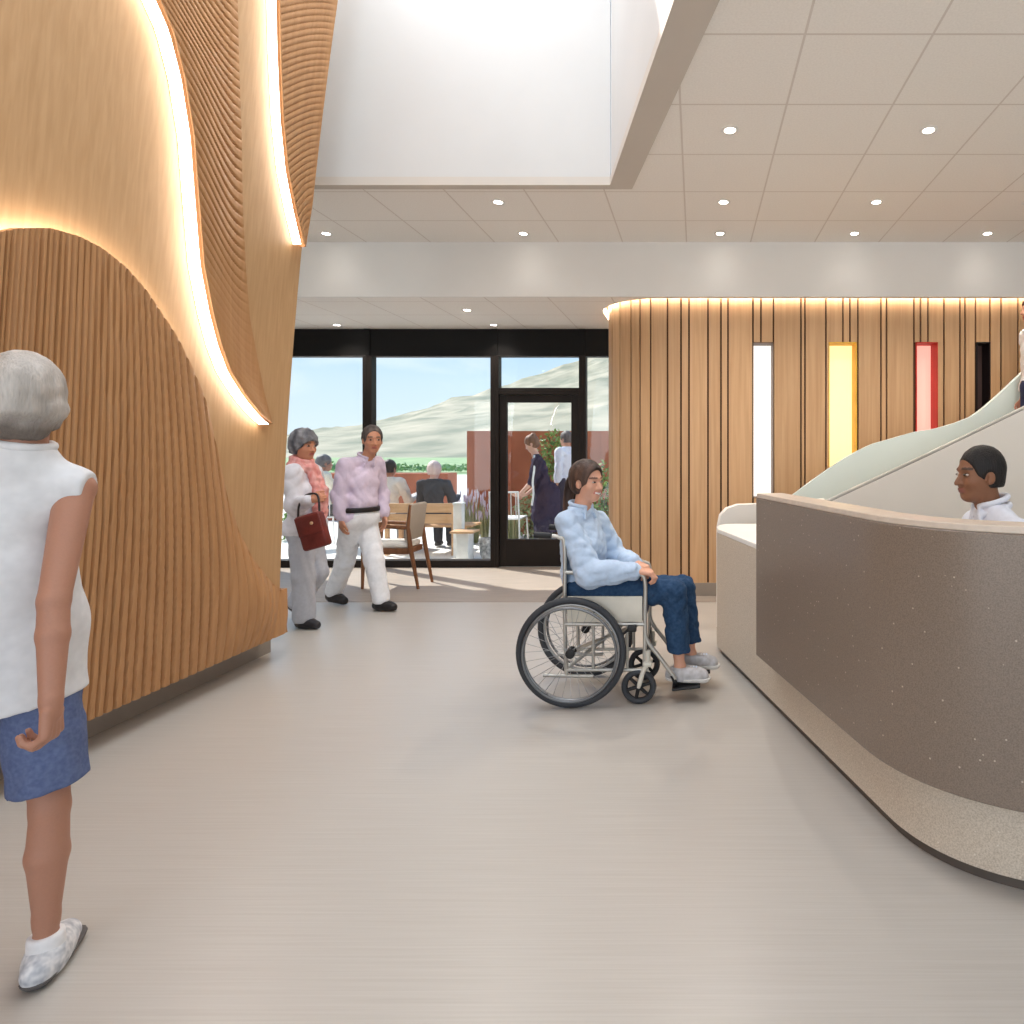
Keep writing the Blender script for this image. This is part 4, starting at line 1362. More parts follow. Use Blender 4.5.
def torso(J, wl=1.0, female=False, belly=0.0):
    s = J['s']; l = nrm(J['shL'] - J['shR']); u = nrm(J['neck'] - J['pel']); f = nrm(np.cross(l, u))
    lp = nrm(J['hpL'] - J['hpR']); fp = nrm(np.cross(lp, UP))
    lm = nrm(l + lp)
    pr = [('e', J['pel'] + UP * .02 * s, [fp, lp, UP], [.108 * s, .158 * s * wl, .12 * s]),
          ('e', lerp(J['pel'], J['chest'], .5) + f * belly * .5, [f, lm, nrm(J['chest'] - J['pel'])], [(.098 + belly) * s, (.128 + belly * .5) * s * wl, .16 * s]),
          ('e', J['chest'], [f, l, u], [.108 * s, .145 * s * wl, .165 * s])]
    uc = J['chest'] + u * .085 * s
    for q, n in ((1, 'L'), (-1, 'R')):
        pr.append(('c', uc + l * q * .055 * s, J['sh' + n], .072 * s, .050 * s))
        pr.append(('c', J['neck'] + l * q * .02 * s - u * .01 * s, J['sh' + n] - l * q * .02 * s, .042 * s, .042 * s))
        if female: pr.append(('e', J['chest'] + f * .068 * s + l * q * .066 * s + u * .005 * s, [f, l, u], [.052 * s, .058 * s, .058 * s]))
    return pr


def arm(J, n, r=1.0):
    s = J['s']
    return [('c', J['sh' + n], J['el' + n], .047 * s * r, .0355 * s * r), ('c', J['el' + n], lerp(J['el' + n], J['wr' + n], .35), .0345 * s * r, .0355 * s * r),
            ('c', lerp(J['el' + n], J['wr' + n], .35), J['wr' + n], .0350 * s * r, .025 * s * r)]


def leg(J, n, r=1.0):
    s = J['s']; h, k, a = J['hp' + n], J['kn' + n], J['an' + n]
    f = J['f']
    back = nrm(np.cross(nrm(a - k), J['l'])); back = -back if np.dot(back, f) > 0 else back
    m = lerp(k, a, .33) + back * .006 * s
    return [('c', h, k, .082 * s * r, .050 * s * r), ('c', k, m, .049 * s * r, .054 * s * r), ('c', m, lerp(m, a, .75), .054 * s * r, .033 * s * r), ('c', lerp(m, a, .7), a, .033 * s * r, .031 * s * r)]


def box_of(pts, m):
    pts = np.array(pts); return pts.min(0) - m, pts.max(0) + m


def joints(J): return [v for k, v in J.items() if k not in ('s', 'f', 'l', 'hf') and k[:2] not in ('ft', 'hd', 'hn', 'ht') and isinstance(v, np.ndarray)]


def skin_color(J, hd, hs, base, lips, brow, brow_on=True, smile=False):
    c, f, l, u = hd; base = np.array(lin(base)[:3]); lips = np.array(lin(lips)[:3]); brow = np.array(lin(brow)[:3])
    def fn(vs):
        p = (vs - c) / hs; a, b, d = p @ f, p @ l, p @ u
        col = np.tile(base, (len(vs), 1))
        m = np.clip(1 - np.maximum(np.abs(b) / .026, np.abs(d + .0655) / .013), 0, 1) * (a > .06) * 3
        m = np.clip(m, 0, 1)[:, None]; col = col * (1 - m) + lips * m
        if smile:
            w_ = .03; dd_ = d + .066 - (np.abs(b) / w_) ** 2 * .010
            m = ((np.abs(b) < w_) & (np.abs(dd_) < .0105) & (a > .05)).astype(float)[:, None]
            col = np.tile(base, (len(vs), 1)) * (1 - m) + lips * m
            m = ((np.abs(b) < w_ * .8) & (np.abs(dd_) < .0050) & (a > .05)).astype(float)[:, None]
            col = col * (1 - m) + np.array(lin((238, 228, 220))[:3]) * m
        if brow_on:
            ab = np.abs(b)
            m = ((ab > .014) & (ab < .052) & (np.abs(d - .031 + .10 * np.abs(ab - .03)) < .0055) & (a > .03)).astype(float)[:, None] * .8
            col = col * (1 - m) + brow * m
        return col
    return fn


def make_eyes(parent, hd, s, iris=(60, 40, 28)):
    c, f, l, u = hd
    base = wloc(parent)
    for q in (1, -1):
        e = MB(); cc = head_pts(hd, s, .0815, q * .032, .004)
        ff = nrm(f + l * q * .22)
        ll = np.cross(u, ff)
        prof = [(math.sin(t), -math.cos(t)) for t in np.linspace(.05, PI - .05, 14)]
        n = 20
        A = [[cc + ff * h * .0095 * s + ll * r * math.cos(a) * .0145 * s + u * r * math.sin(a) * .0058 * s for a in np.linspace(0, 2 * PI, n)] for r, h in prof]
        e.grid(A)
        o = e.build('eye', M['eye'], parent, smooth=180)
        me = o.data; ca = me.color_attributes.new('Col', 'FLOAT_COLOR', 'POINT')
        for i, v in enumerate(me.vertices):
            d = np.array(v.co) + base - cc
            t = abs(float(np.dot(d, ll))) / s
            ca.data[i].color = (lin((20, 15, 13)) if t < .0035 else lin(iris) if t < .0078 else lin((200, 188, 178)))


def make_shoe(J, n, parent, m, vox, sole=None, name='shoe', big=1.0, laces=None):
    s = J['s'] * big; a = J['an' + n]; f = nrm(J['ft' + n])
    l = nrm(np.cross(UP, f)); u = np.cross(f, l)
    sole_p = a - u * .082 * J['s']
    heel = sole_p - f * .045 * s + u * .036 * s; toe = sole_p + f * .150 * s + u * .030 * s
    S = SDF(*box_of([heel, toe, a], .09), vox)
    S.cone(heel, sole_p + f * .05 * s + u * .04 * s, .038 * s, .040 * s, .02)
    S.cone(sole_p + f * .05 * s + u * .036 * s, toe - f * .03 * s, .044 * s, .038 * s, .02)
    S.cone(a - u * .055 * s, a - u * .02 * s, .040 * s, .038 * s, .03)
    S.cone(a - u * .04 * s, sole_p + f * .08 * s + u * .045 * s, .036 * s, .03 * s, .03)
    S.cut(sole_p + u * .004, -u); S.cut(a + u * .0, u)
    o = sdf_object(S, name, m, parent)
    if laces:
        q = MB()
        for t in (.25, .5, .75):
            c0 = lerp(a - u * .012 * s + f * .045 * s, sole_p + f * .105 * s + u * .075 * s, t)
            q.tube(curve_pts([c0 - l * .03 * s - u * .012 * s, c0 + u * .006 * s, c0 + l * .03 * s - u * .012 * s], 4), .006 * s, 6)
        q.build('laces', laces, o, smooth=60)
    if sole is not None:
        S = SDF(*box_of([heel, toe], .09), vox)
        S.cone(heel, toe - f * .03 * s, .042 * s, .046 * s, .02); S.cone(sole_p + f * .04 * s + u * .03 * s, toe - f * .03 * s, .046 * s, .046 * s, .02)
        S.cut(sole_p + u * .0, -u); S.cut(sole_p + u * .022 * s, u)
        sdf_object(S, 'sole', sole, o)
    return o


def garment(name, prims, lohi, vox, m, parent, off, k=.03, cuts=(), noise=None, carve=None, color=None, relax=1):
    S = SDF(lohi[0], lohi[1], vox)
    S.prims(prims, off, k)
    if noise: S.folds(noise[0] * 5.0, [t * 1.25 for t in noise[1]], *noise[2:3])
    for p, n in cuts: S.cut(p, n)
    if carve:
        for q in carve:
            if q[0] == 'c': S.cone(q[1], q[2], q[3], q[4], .004, 'sub')
            else: S.ell(q[1], q[2], q[3], .004, 'sub')
    return sdf_object(S, name, m, parent, color=color, relax=relax)


def person_body(J, label, vox, skin, lips=(190, 110, 100), brow=(70, 60, 55), hands=('L', 'R'), curl=.5, wl=1.0, female=False, belly=0, group=None, bare_feet=False, hs=None, loc=None, brow_on=True, smile=False, armr=1.0, legr=1.0):
    s = J['s']; hs = hs or s * .93
    hd = head_frame(J['head'], J['hf'])
    lo, hi = box_of(joints(J), .17)
    S = SDF(lo, hi, vox)
    S.prims(torso(J, wl, female, belly), -.006, .03)
    for n in ('L', 'R'):
        S.prims(leg(J, n, legr), -.001, .012)
        S.prims(arm(J, n, armr), 0, .010)
        f = nrm(J['ft' + n]); u = np.cross(f, nrm(np.cross(UP, f)))
        a = J['an' + n]
        S.cone(a, a - u * .05 * s - f * .02 * s, .033 * s, .03 * s, .015); S.cone(a - u * .045 * s, a - u * .06 * s + f * .11 * s, .030 * s, .022 * s, .02)
    S.cone(J['neck'] - UP * .05 * s, J['head'] - UP * .05 * s - nrm(J['hf']) * .02 * s, .054 * s, .050 * s, .025)
    add_head(S, hd, hs, female)
    for n in hands:
        d = J['hd' + n]; q = 1 if n == 'L' else -1
        pn = J.get('hn' + n); th = J.get('ht' + n)
        if pn is None: pn = -J['l'] * q
        if th is None: th = J['f']
        T = hand_prims(J['wr' + n], d, pn, th, s * .97, J.get('cu' + n, curl))
        S.prims(T, 0, .004)
    fy = min(J['anL'][2], J['anR'][2]) - .085 * s
    base = loc if loc is not None else (J['pel'][0], J['pel'][1], fy)
    o = sdf_object(S, 'person', M['skin'], None, base, skin_color(J, hd, hs, skin, lips, brow, brow_on, smile))
    tag(o, label, 'person', group)
    return o, hd, hs


def hair_color(base, dark, seed=0, fr=(90, 90, 14), grad=None):
    a = np.array(lin(base)[:3]); b = np.array(lin(dark)[:3]); r = np.random.RandomState(seed)
    ks = [(r.normal(size=3) * np.array(fr), r.uniform(0, 6)) for _ in range(6)]
    def fn(vs):
        t = sum(np.sin(vs @ k + p) for k, p in ks) / 6 * .8 + .5
        t = np.clip(t, 0, 1)
        if grad is not None: t = np.clip(t * .5 + grad(vs), 0, 1)
        return a * (1 - t[:, None]) + b * t[:, None]
    return fn


def hair_cap(parent, hd, hs, vox, col, thick=.014, back=.0, volume=0., nape=-.055, front=.07, extra=(), noise=.0025, seed=1, fringe=.045, temple=.02, nf=(200, 200, 90), low=1.0):
    c, f, l, u = hd; A = [f, l, u]
    H = lambda a, b, d: head_pts(hd, hs, a, b, d)
    S = SDF(*box_of([c] + [q[1] for q in extra] + [q[2] for q in extra if q[0] == 'c'], .2 * hs), vox)
    S.ell(H(-.018, 0, .03), A, [(.100 + thick + back) * hs, (.078 + thick) * hs, (.099 + thick + volume) * hs], .01)
    S.ell(H(-.03, 0, -.03), A, [(.078 + thick + back) * hs, (.070 + thick * .8) * hs * low, (.06) * hs], .02)
    S.prims(extra, 0, .015)
    S.noise(noise, nf, seed, 8)
    # face opening
    S.ell(H(.104, 0, -.03), A, [.074 * hs, .098 * hs, (.03 + fringe) * hs], .010, 'sub')
    S.ell(H(.06, 0, -.075), A, [.078 * hs, .12 * hs, (.075) * hs], .012, 'sub')
    for q in (1, -1): S.ell(H(-.005, q * .09, -.015), A, [.024 * hs, .03 * hs, .034 * hs], .006, 'sub') if temple else None
    S.cut(H(-.03, 0, nape), -u) if not extra else None
    return sdf_object(S, 'hair', M['hair'], parent, color=col, relax=1)


def cloth(name, c, var=.02, rough=.85, sc=60, bump=.4, c2=None, scale=None):
    m = mat(name, c, rough, 0.15, var=var, scale=scale or (sc, sc, sc), bump=bump, bscale=(13, 13, 8), c2=c2)
    for n in m.node_tree.nodes:
        if n.type == 'BUMP': n.inputs['Distance'].default_value = .03
        if n.type == 'TEX_NOISE': n.inputs['Detail'].default_value = 1.5
    return m


def collar(parent, J, m, vox, r=.066, h=.035, tilt=.02):
    s = J['s']; u = nrm(J['neck'] - J['chest']); hf = nrm(J['hf']); f = nrm(np.cross(nrm(J['shL'] - J['shR']), u))
    l = np.cross(u, f); c = J['neck'] + u * .018 * s
    S = SDF(*box_of([c], .13 * s), vox)
    pts = [c + (f * math.cos(a) + l * math.sin(a)) * r * s - u * tilt * math.cos(a) for a in np.linspace(.42, 2 * PI - .42, 20)]
    for i in range(len(pts) - 1):
        S.cone(pts[i] - u * .02 * s, pts[i + 1] - u * .02 * s, .013 * s, .013 * s, .004); S.cone(pts[i] + u * h * .4 * s, pts[i + 1] + u * h * .4 * s, .009 * s, .009 * s, .012)
    for i in (0, -1):
        S.cone(pts[i] + u * .01 * s, pts[i] + f * .015 * s - u * .055 * s + (l if i == 0 else -l) * .022 * s, .010 * s, .008 * s, .01)
    return sdf_object(S, 'collar', m, parent)


# ------------------------------------------------------------------ woman at the wall (seen from behind)
def woman_wall():
    J = default_pose((-1.80, 1.69, 0), math.radians(112), 1.67)
    s, f, l = J['s'], J['f'], J['l']
    r = -l
    J['pel'] = V(-1.868, 1.70, .90)
    J['chest'] = V(-1.84, 1.69, 1.20); J['neck'] = V(-1.80, 1.68, 1.40); J['head'] = V(-1.80, 1.69, 1.55)
    J['hf'] = nrm(f * .9 + V(-.35, .1, -.03))
    J['shR'] = J['neck'] - UP * .085 + r * .112; J['shL'] = J['neck'] - UP * .08 - r * .125
    J['elR'] = P(54, 600, 1.60); J['wrR'] = P(51, 702, 1.545); J['hdR'] = nrm(V(.02, -.02, -1) + f * .03)
    J['cuR'] = .85; J['hnR'] = l + f * .25; J['htR'] = f
    J['elL'] = J['shL'] - UP * .29 - r * .05; J['wrL'] = J['elL'] - UP * .24 + f * .08
    J['hpR'] = J['pel'] + r * .070 - UP * .03; J['hpL'] = J['pel'] - r * .085 - UP * .03
    J['knR'] = P(50, 800, 1.70) + V(0, 0, -.02); J['anR'] = P(46, 944, 1.705); J['ftR'] = nrm(V(-.45, .89, 0))
    J['anR'][2] = .085
    J['knL'] = V(-2.12, 1.80, .47); J['anL'] = V(-2.25, 1.86, .085); J['ftL'] = f
    o, hd, hs = person_body(J, 'woman in white sleeveless shirt and blue shorts seen from behind', .0045, (180, 130, 107), wl=.82, armr=.9, legr=.84, curl=.5, hs=.84)
    white = cloth('white_linen', (226, 225, 226), sc=40, bump=.4)
    den = cloth('blue_denim_shorts', (88, 100, 136), sc=90, c2=(104, 116, 150))
    # sleeveless shirt
    pr = torso(J, .80, False)
    pr += [('c', J['neck'] - UP * .02, J['neck'] + UP * .022, .056, .052)]
    hem = V(-1.80, 1.69, .735)
    pr += [('c', J['chest'] - UP * .1, J['pel'] - UP * .03, .112, .128), ('c', J['chest'] - UP * .1 + r * .02, J['pel'] + UP * .04 + r * .040, .100, .114), ('c', J['pel'] + UP * .04 + r * .040, J['pel'] - UP * .2 + r * .046 - f * .01, .114, .118), ('c', J['chest'] - UP * .1 - r * .02, J['pel'] - UP * .2 - r * .035, .105, .12)]
    cuts = [(hem, nrm(-UP + r * .16)), (J['neck'] + UP * .032, UP)]
    garment('shirt', pr, box_of([J['neck'], hem, J['pel'] + r * .16, J['pel'] - r * .16, J['shL'], J['shR']], .16), .006, white, o, .010, .03, cuts, noise=(.0022, (20, 20, 4), 4), carve=[('e', J['sh' + n] + r * q * .107 - UP * .05, [r, f, UP], [.08, .3, .19]) for q, n in ((1, 'R'), (-1, 'L'))])
    collar(o, J, white, .005, .058, .05, .0)
    # shorts
    top = J['pel'] + UP * .08
    pr = [('e', J['pel'], [f, l, UP], [.105, .125, .13]), ('e', J['pel'] + UP * .08, [f, l, UP], [.105, .130, .13]), ('c', J['hpR'] - UP * .02, lerp(J['hpR'], J['knR'], .9) + r * .002, .084, .080), ('c', J['hpL'] - UP * .02, lerp(J['hpL'], J['knL'], .92), .09, .085)]
    garment('shorts', pr, box_of([top, J['hpR'], J['hpL'], J['knL'], J['knR']], .16), .006, den, o, .0, .02, [(V(-1.74, 1.7, .515), nrm(-UP + r * .14))], noise=(.0014, (30, 30, 12), 8))
    g = lambda vs: np.clip((-(((vs - hd[0]) @ hd[3]) / hs) - .04) * 14, 0, .9)
    H = lambda a, b, d: head_pts(hd, hs, a, b, d)
    hair_cap(o, hd, hs, .0045, hair_color((206, 198, 190), (112, 102, 94), 5, (60, 60, 20), g), .020, .016, .012, extra=[('c', H(-.066, .03, -.085), H(-.062, -.03, -.088), .040 * hs, .040 * hs), ('c', H(-.05, .05, -.03), H(-.05, -.05, -.03), .044, .044), ('c', H(0, .07, -.02), H(-.02, .06, -.07), .026, .02), ('c', H(0, -.07, -.02), H(-.02, -.06, -.07), .026, .02)], noise=.0016, temple=0)
    wsh = cloth('white_trainer', (234, 232, 232), sc=50, c2=(178, 180, 186)); sl = mat('dark_sole', (92, 88, 86), .6)
    for n in ('R', 'L'): make_shoe(J, n, o, wsh, .0045, sl, 'trainer', .97)
    sock = cloth('white_sock', (236, 234, 234))
    for n in ('R', 'L'):
        garment('sock', [('c', J['an' + n] - UP * .03, J['an' + n] + UP * .035, .038, .036)], box_of([J['an' + n]], .12), .005, sock, o, .002, .01, [(J['an' + n] + UP * .03, UP)])
woman_wall()


# ------------------------------------------------------------------ woman in the wheelchair
def woman_chair():
    J = default_pose((-.6, 3.72, 0), 0.0, 1.68, .5)
    s = J['s']
    J['f'] = nrm(V(.97, -.2, 0)); J['l'] = V(-J['f'][1], J['f'][0], 0)
    J['pel'] = P(586, 583, 3.71); J['chest'] = P(582, 543, 3.71); J['neck'] = P(581, 509, 3.71); J['head'] = P(588, 482, 3.69)
    J['hf'] = nrm(V(.84, -.56, -.03))
    J['shR'] = P(567, 523, 3.60); J['shL'] = P(598, 522, 3.83)
    J['elR'] = P(590, 574, 3.525); J['wrR'] = P(637, 571, 3.535); J['hdR'] = nrm(V(1, .02, -.12)); J['hnR'] = V(-.1, 0, -1); J['htR'] = V(0, 1, .1); J['cuR'] = .75
    J['elL'] = P(616, 560, 3.86); J['wrL'] = P(636, 563, 3.66); J['hdL'] = nrm(V(.7, -.75, -.2)); J['hnL'] = V(0, 0, -1); J['htL'] = V(-.5, -.5, .0); J['cuL'] = .6
    J['hpR'] = P(580, 589, 3.62); J['hpL'] = P(584, 588, 3.80)
    J['knR'] = P(674, 592, 3.61); J['knL'] = P(683, 588, 3.80)
    J['anR'] = P(680, 654, 3.60); J['anL'] = P(691, 648, 3.79)
    J['ftR'] = nrm(V(1, -.05, .0)); J['ftL'] = nrm(V(1, -.05, .0))
    # soles rest on the footplates
    J['anR'][2] = .093 + .082 * s + .01; J['anL'][2] = .093 + .082 * s + .02
    o, hd, hs = person_body(J, 'smiling woman with dark ponytail and pale blue shirt sitting in the wheelchair', .0048, (218, 164, 138), (196, 112, 100), (66, 50, 44), curl=.5, wl=.86, female=False, smile=True, hs=.94, loc=(-.6, 3.71, .0))
    make_eyes(o, hd, hs)
    blue = cloth('pale_blue_shirt', (188, 206, 228), sc=50)
    jean = cloth('dark_blue_jeans', (40, 64, 94), sc=60, c2=(52, 78, 108))
    pr = torso(J, .88, False) + [('c', J['neck'] - UP * .02, J['neck'] + UP * .01, .056, .050), ('e', J['pel'] + UP * .03, [J['f'], J['l'], UP], [.12, .155, .11]), ('e', J['chest'] + J['f'] * .05 - UP * .03, [J['f'], J['l'], UP], [.075, .13, .11])]
    for n in ('R', 'L'):
        pr += [('c', J['sh' + n], J['el' + n], .056, .070), ('c', J['el' + n], lerp(J['el' + n], J['wr' + n], .5), .070, .056), ('c', lerp(J['el' + n], J['wr' + n], .5), lerp(J['el' + n], J['wr' + n], .92), .054, .038)]
    garment('shirt', pr, box_of([J[k] for k in ('pel', 'neck', 'shL', 'shR', 'elR', 'elL', 'wrR', 'wrL')], .16), .006, blue, o, .010, .022, [(J['neck'] + UP * .02, UP), (J['pel'] - UP * .045, -UP)], noise=(.0021, (26, 40, 40), 17, 8))
    collar(o, J, blue, .0045, .064, .03, .015)
    for n in ('R', 'L'):
        w = J['wr' + n]; e = nrm(w - J['el' + n])
        garment('cuff', [('c', w - e * .045, w - e * .005, .036, .036)], box_of([w], .09), .005, blue, o, .0, .005, [(w - e * .003, e), (w - e * .05, -e)])
    pr = [('e', J['pel'] - UP * .02, [J['f'], J['l'], UP], [.125, .15, .105])]
    for n in ('R', 'L'):
        k, a = J['kn' + n], J['an' + n]
        pr += [('c', J['hp' + n], k, .088, .068), ('c', k, lerp(k, a, .8), .068, .064)]
    cuts = [(J['pel'] + UP * .06, UP), (lerp(J['knR'], J['anR'], .80), -UP)]
    garment('jeans', pr, box_of([J[k] for k in ('pel', 'knL', 'knR', 'anR', 'hpR', 'hpL')], .14), .006, jean, o, .004, .02, cuts, noise=(.002, (40, 40, 40), 3, 8))
    H = lambda a, b, d: head_pts(hd, hs, a, b, d)
    tail = curve_pts([H(-.10, 0, .03), H(-.145, .0, -.02), H(-.165, .0, -.10), H(-.175, .0, -.18), H(-.19, .0, -.27), H(-.20, 0, -.34)], 3)
    rr = np.linspace(.036, .014, len(tail))
    ex = [('c', tail[i], tail[i + 1], rr[i], rr[i + 1]) for i in range(len(tail) - 1)] + [('e', H(-.05, 0, .045), [hd[1], hd[2], hd[3]], [.075, .08, .075])]
    hair_cap(o, hd, hs, .0048, hair_color((98, 74, 62), (44, 33, 30), 2, (60, 60, 8)), .012, .008, .004, extra=ex, noise=.0012, fringe=.088, front=.05)
    gs = cloth('grey_shoe', (176, 172, 170), c2=(206, 204, 206), sc=30); so = mat('pale_sole', (220, 216, 210), .6)
    for n in ('R', 'L'): make_shoe(J, n, o, gs, .0048, so, 'shoe', 1.05, mat('pale_blue_laces', (214, 224, 240), .7))
woman_chair()


# ------------------------------------------------------------------ receptionist
def receptionist():
    y = 2.72
    J = default_pose((1.33, y, 0), PI, 1.78, .64)
    s = J['s']; base = V(1.36, y, 0)
    J['head'] = P(979, 475, y); hx = J['head'][0]
    J['neck'] = V(hx + .055, y, J['head'][2] - .145); J['chest'] = V(hx + .085, y, J['neck'][2] - .20); J['pel'] = V(hx + .10, y, .74)
    J['hf'] = nrm(V(-1, -.13, -.02))
    for q, n in ((-1, 'L'), (1, 'R')):
        J['sh' + n] = V(hx + .075, y + q * .175, J['neck'][2] - .085)
        J['el' + n] = J['sh' + n] + V(.05, q * .06, -.22); J['wr' + n] = V(J['el' + n][0] - .23, J['el' + n][1] - q * .04, .915)
        J['hd' + n] = V(-1, 0, 0); J['hn' + n] = V(0, 0, -1); J['ht' + n] = V(0, -q, 0)
        J['hp' + n] = J['pel'] + V(-.02, q * .09, -.02); J['kn' + n] = J['hp' + n] + V(-.40, q * .05, -.03); J['an' + n] = J['kn' + n] + V(.08, 0, -.42); J['ft' + n] = V(-1, 0, 0)
    o, hd, hs = person_body(J, 'receptionist with short black hair and white collared shirt sitting behind the desk', .005, (134, 92, 68), (140, 86, 76), (40, 30, 26), curl=.3, hs=.97, loc=(hx + .1, y, .0))
    make_eyes(o, hd, hs, (30, 20, 16))
    wh = cloth('white_blue_shirt', (226, 230, 242), sc=40)
    pr = torso(J, 1.0) + [('c', J['neck'] - UP * .02, J['neck'] + UP * .012, .060, .054)] + [t for n in 'LR' for t in arm(J, n, 1.15)]
    garment('shirt', pr, box_of([J[k] for k in ('pel', 'neck', 'shL', 'shR', 'elR', 'elL', 'wrR', 'wrL')], .16), .007, wh, o, .010, .02, [(J['neck'] + UP * .025, UP), (J['pel'] - UP * .02, -UP)], noise=(.002, (34, 34, 34), 14, 8))
    collar(o, J, wh, .005, .066, .04, .012)
    tr = cloth('navy_trousers', (44, 48, 62))
    pr = [('e', J['pel'] - UP * .02, [J['f'], J['l'], UP], [.115, .155, .11])] + [t for n in 'LR' for t in leg(J, n, 1.15)]
    garment('trousers', pr, box_of([J[k] for k in ('pel', 'knL', 'knR', 'anR', 'anL', 'hpR', 'hpL')], .14), .01, tr, o, .0, .02, [(J['pel'] + UP * .05, UP)])
    hair_cap(o, hd, hs, .005, hair_color((30, 25, 24), (20, 17, 17), 3), .0045, .0, .001, noise=.0006, nape=-.055, fringe=.070, low=.93)
    sh = mat('black_leather', (26, 24, 24), .4)
    for n in 'LR': make_shoe(J, n, o, sh, .007)
    # stool
    st = thing('office_stool', (hx + .10, y, 0), 'grey office stool under the receptionist', 'stool')
    gp = mat('grey_upholstery', (110, 108, 108), .7)
    q = MB(); q.lathe((hx + .10, y, .56), (0, 0, 1), [(.17, 0), (.20, .02), (.20, .05), (.17, .07)], 28); q.build('seat', gp, st, smooth=40)
    q = MB(); q.tube([(hx + .10, y, .05), (hx + .10, y, .56)], .025, 12); q.build('column', steel, st, smooth=40)
    for k in range(5):
        a = 2 * PI * k / 5; q = MB(); q.tube([(hx + .10, y, .07), (hx + .10 + .26 * math.cos(a), y + .26 * math.sin(a), .02)], [.02, .018], 8); q.build('leg', blackp, st, smooth=40)
receptionist()


# ------------------------------------------------------------------ walking man
def walking_man():
    y = 5.62
    J = default_pose((-2.98, y, 0), math.radians(-38), 1.66)
    s, f, l = J['s'], J['f'], J['l']
    J['pel'] = P(359, 517, y); J['chest'] = P(361, 484, y); J['neck'] = P(365.5, 459, y); J['head'] = P(372.5, 440, y - .02)
    J['hf'] = nrm(V(.62, -.78, -.05))
    J['shR'] = P(345.5, 466, 5.50); J['shL'] = P(376, 464, 5.76)
    J['elR'] = P(339, 496, 5.48); J['wrR'] = P(341.5, 519, 5.46); J['hdR'] = nrm(V(.02, 0, -1)); J['hnR'] = V(.6, .7, 0); J['htR'] = f; J['cuR'] = .4
    J['elL'] = P(381, 492, 5.86); J['wrL'] = P(384, 515, 5.8); J['hdL'] = nrm(V(.1, 0, -1))
    J['hpR'] = P(352, 522, 5.56); J['hpL'] = P(366, 522, 5.70)
    J['knR'] = P(345, 562, 5.68); J['anR'] = P(334, 597, 5.80); J['ftR'] = nrm(V(.9, -.35, -.12))
    J['knL'] = P(374, 560, 5.60); J['anL'] = P(381, 600, 5.58); J['ftL'] = nrm(V(.95, -.3, 0)); J['anL'][2] = .085; J['anR'][2] = .105
    o, hd, hs = person_body(J, 'walking man in lilac shirt and white trousers with a black belt', .0065, (200, 142, 112), (170, 100, 88), (80, 70, 64), curl=.35, belly=.012, hs=.98)
    make_eyes(o, hd, hs)
    li = cloth('lilac_shirt', (222, 206, 224), sc=40)
    pr = torso(J, 1.0, False, .015) + [('c', J['neck'] - UP * .02, J['neck'] + UP * .012, .060, .054)]
    for n in 'LR': pr += [('c', J['sh' + n], J['el' + n], .060, .056), ('c', J['el' + n], lerp(J['el' + n], J['wr' + n], .9), .056, .038)]
    belt_z = J['pel'][2] + .085
    garment('shirt', pr, box_of([J[k] for k in ('pel', 'neck', 'shL', 'shR', 'elR', 'elL', 'wrR', 'wrL')], .16), .0075, li, o, .012, .02, [(J['neck'] + UP * .025, UP)], noise=(.003, (30, 30, 24), 21, 8))
    collar(o, J, li, .006, .066, .035, .015)
    wt = cloth('white_trousers', (238, 238, 240), sc=40)
    pr = [('e', J['pel'] - UP * .0, [f, l, UP], [.135, .165, .12])]
    for n in 'LR':
        k, a = J['kn' + n], J['an' + n]; pr += [('c', J['hp' + n], k, .092, .075), ('c', k, a + UP * .02, .075, .066)]
    garment('trousers', pr, box_of([J[k] for k in ('pel', 'knL', 'knR', 'anR', 'anL', 'hpR', 'hpL')], .16), .0075, wt, o, .006, .02, [(V(0, 0, belt_z), UP), (V(0, 0, .065), -UP)], noise=(.002, (30, 30, 12), 22, 6))
    bk_ = mat('black_belt', (34, 28, 28), .45)
    S = SDF(*box_of([V(J['pel'][0], J['pel'][1], belt_z)], .24), .006)
    c0 = V(J['pel'][0], J['pel'][1], belt_z - .015)
    S.ell(c0, [f, l, UP], [.146, .174, .2], 0); S.cut(c0 + UP * .021, UP); S.cut(c0 - UP * .021, -UP)
    sdf_object(S, 'belt', bk_, o)
    hair_cap(o, hd, hs, .006, hair_color((104, 92, 86), (64, 56, 54), 6), .009, 0, .002, noise=.0014, fringe=.095, nape=-.05, low=.9)
    sh = mat('black_leather_shoe', (36, 32, 32), .4)
    for n in 'LR': make_shoe(J, n, o, sh, .006, None, 'shoe', 1.08)
walking_man()


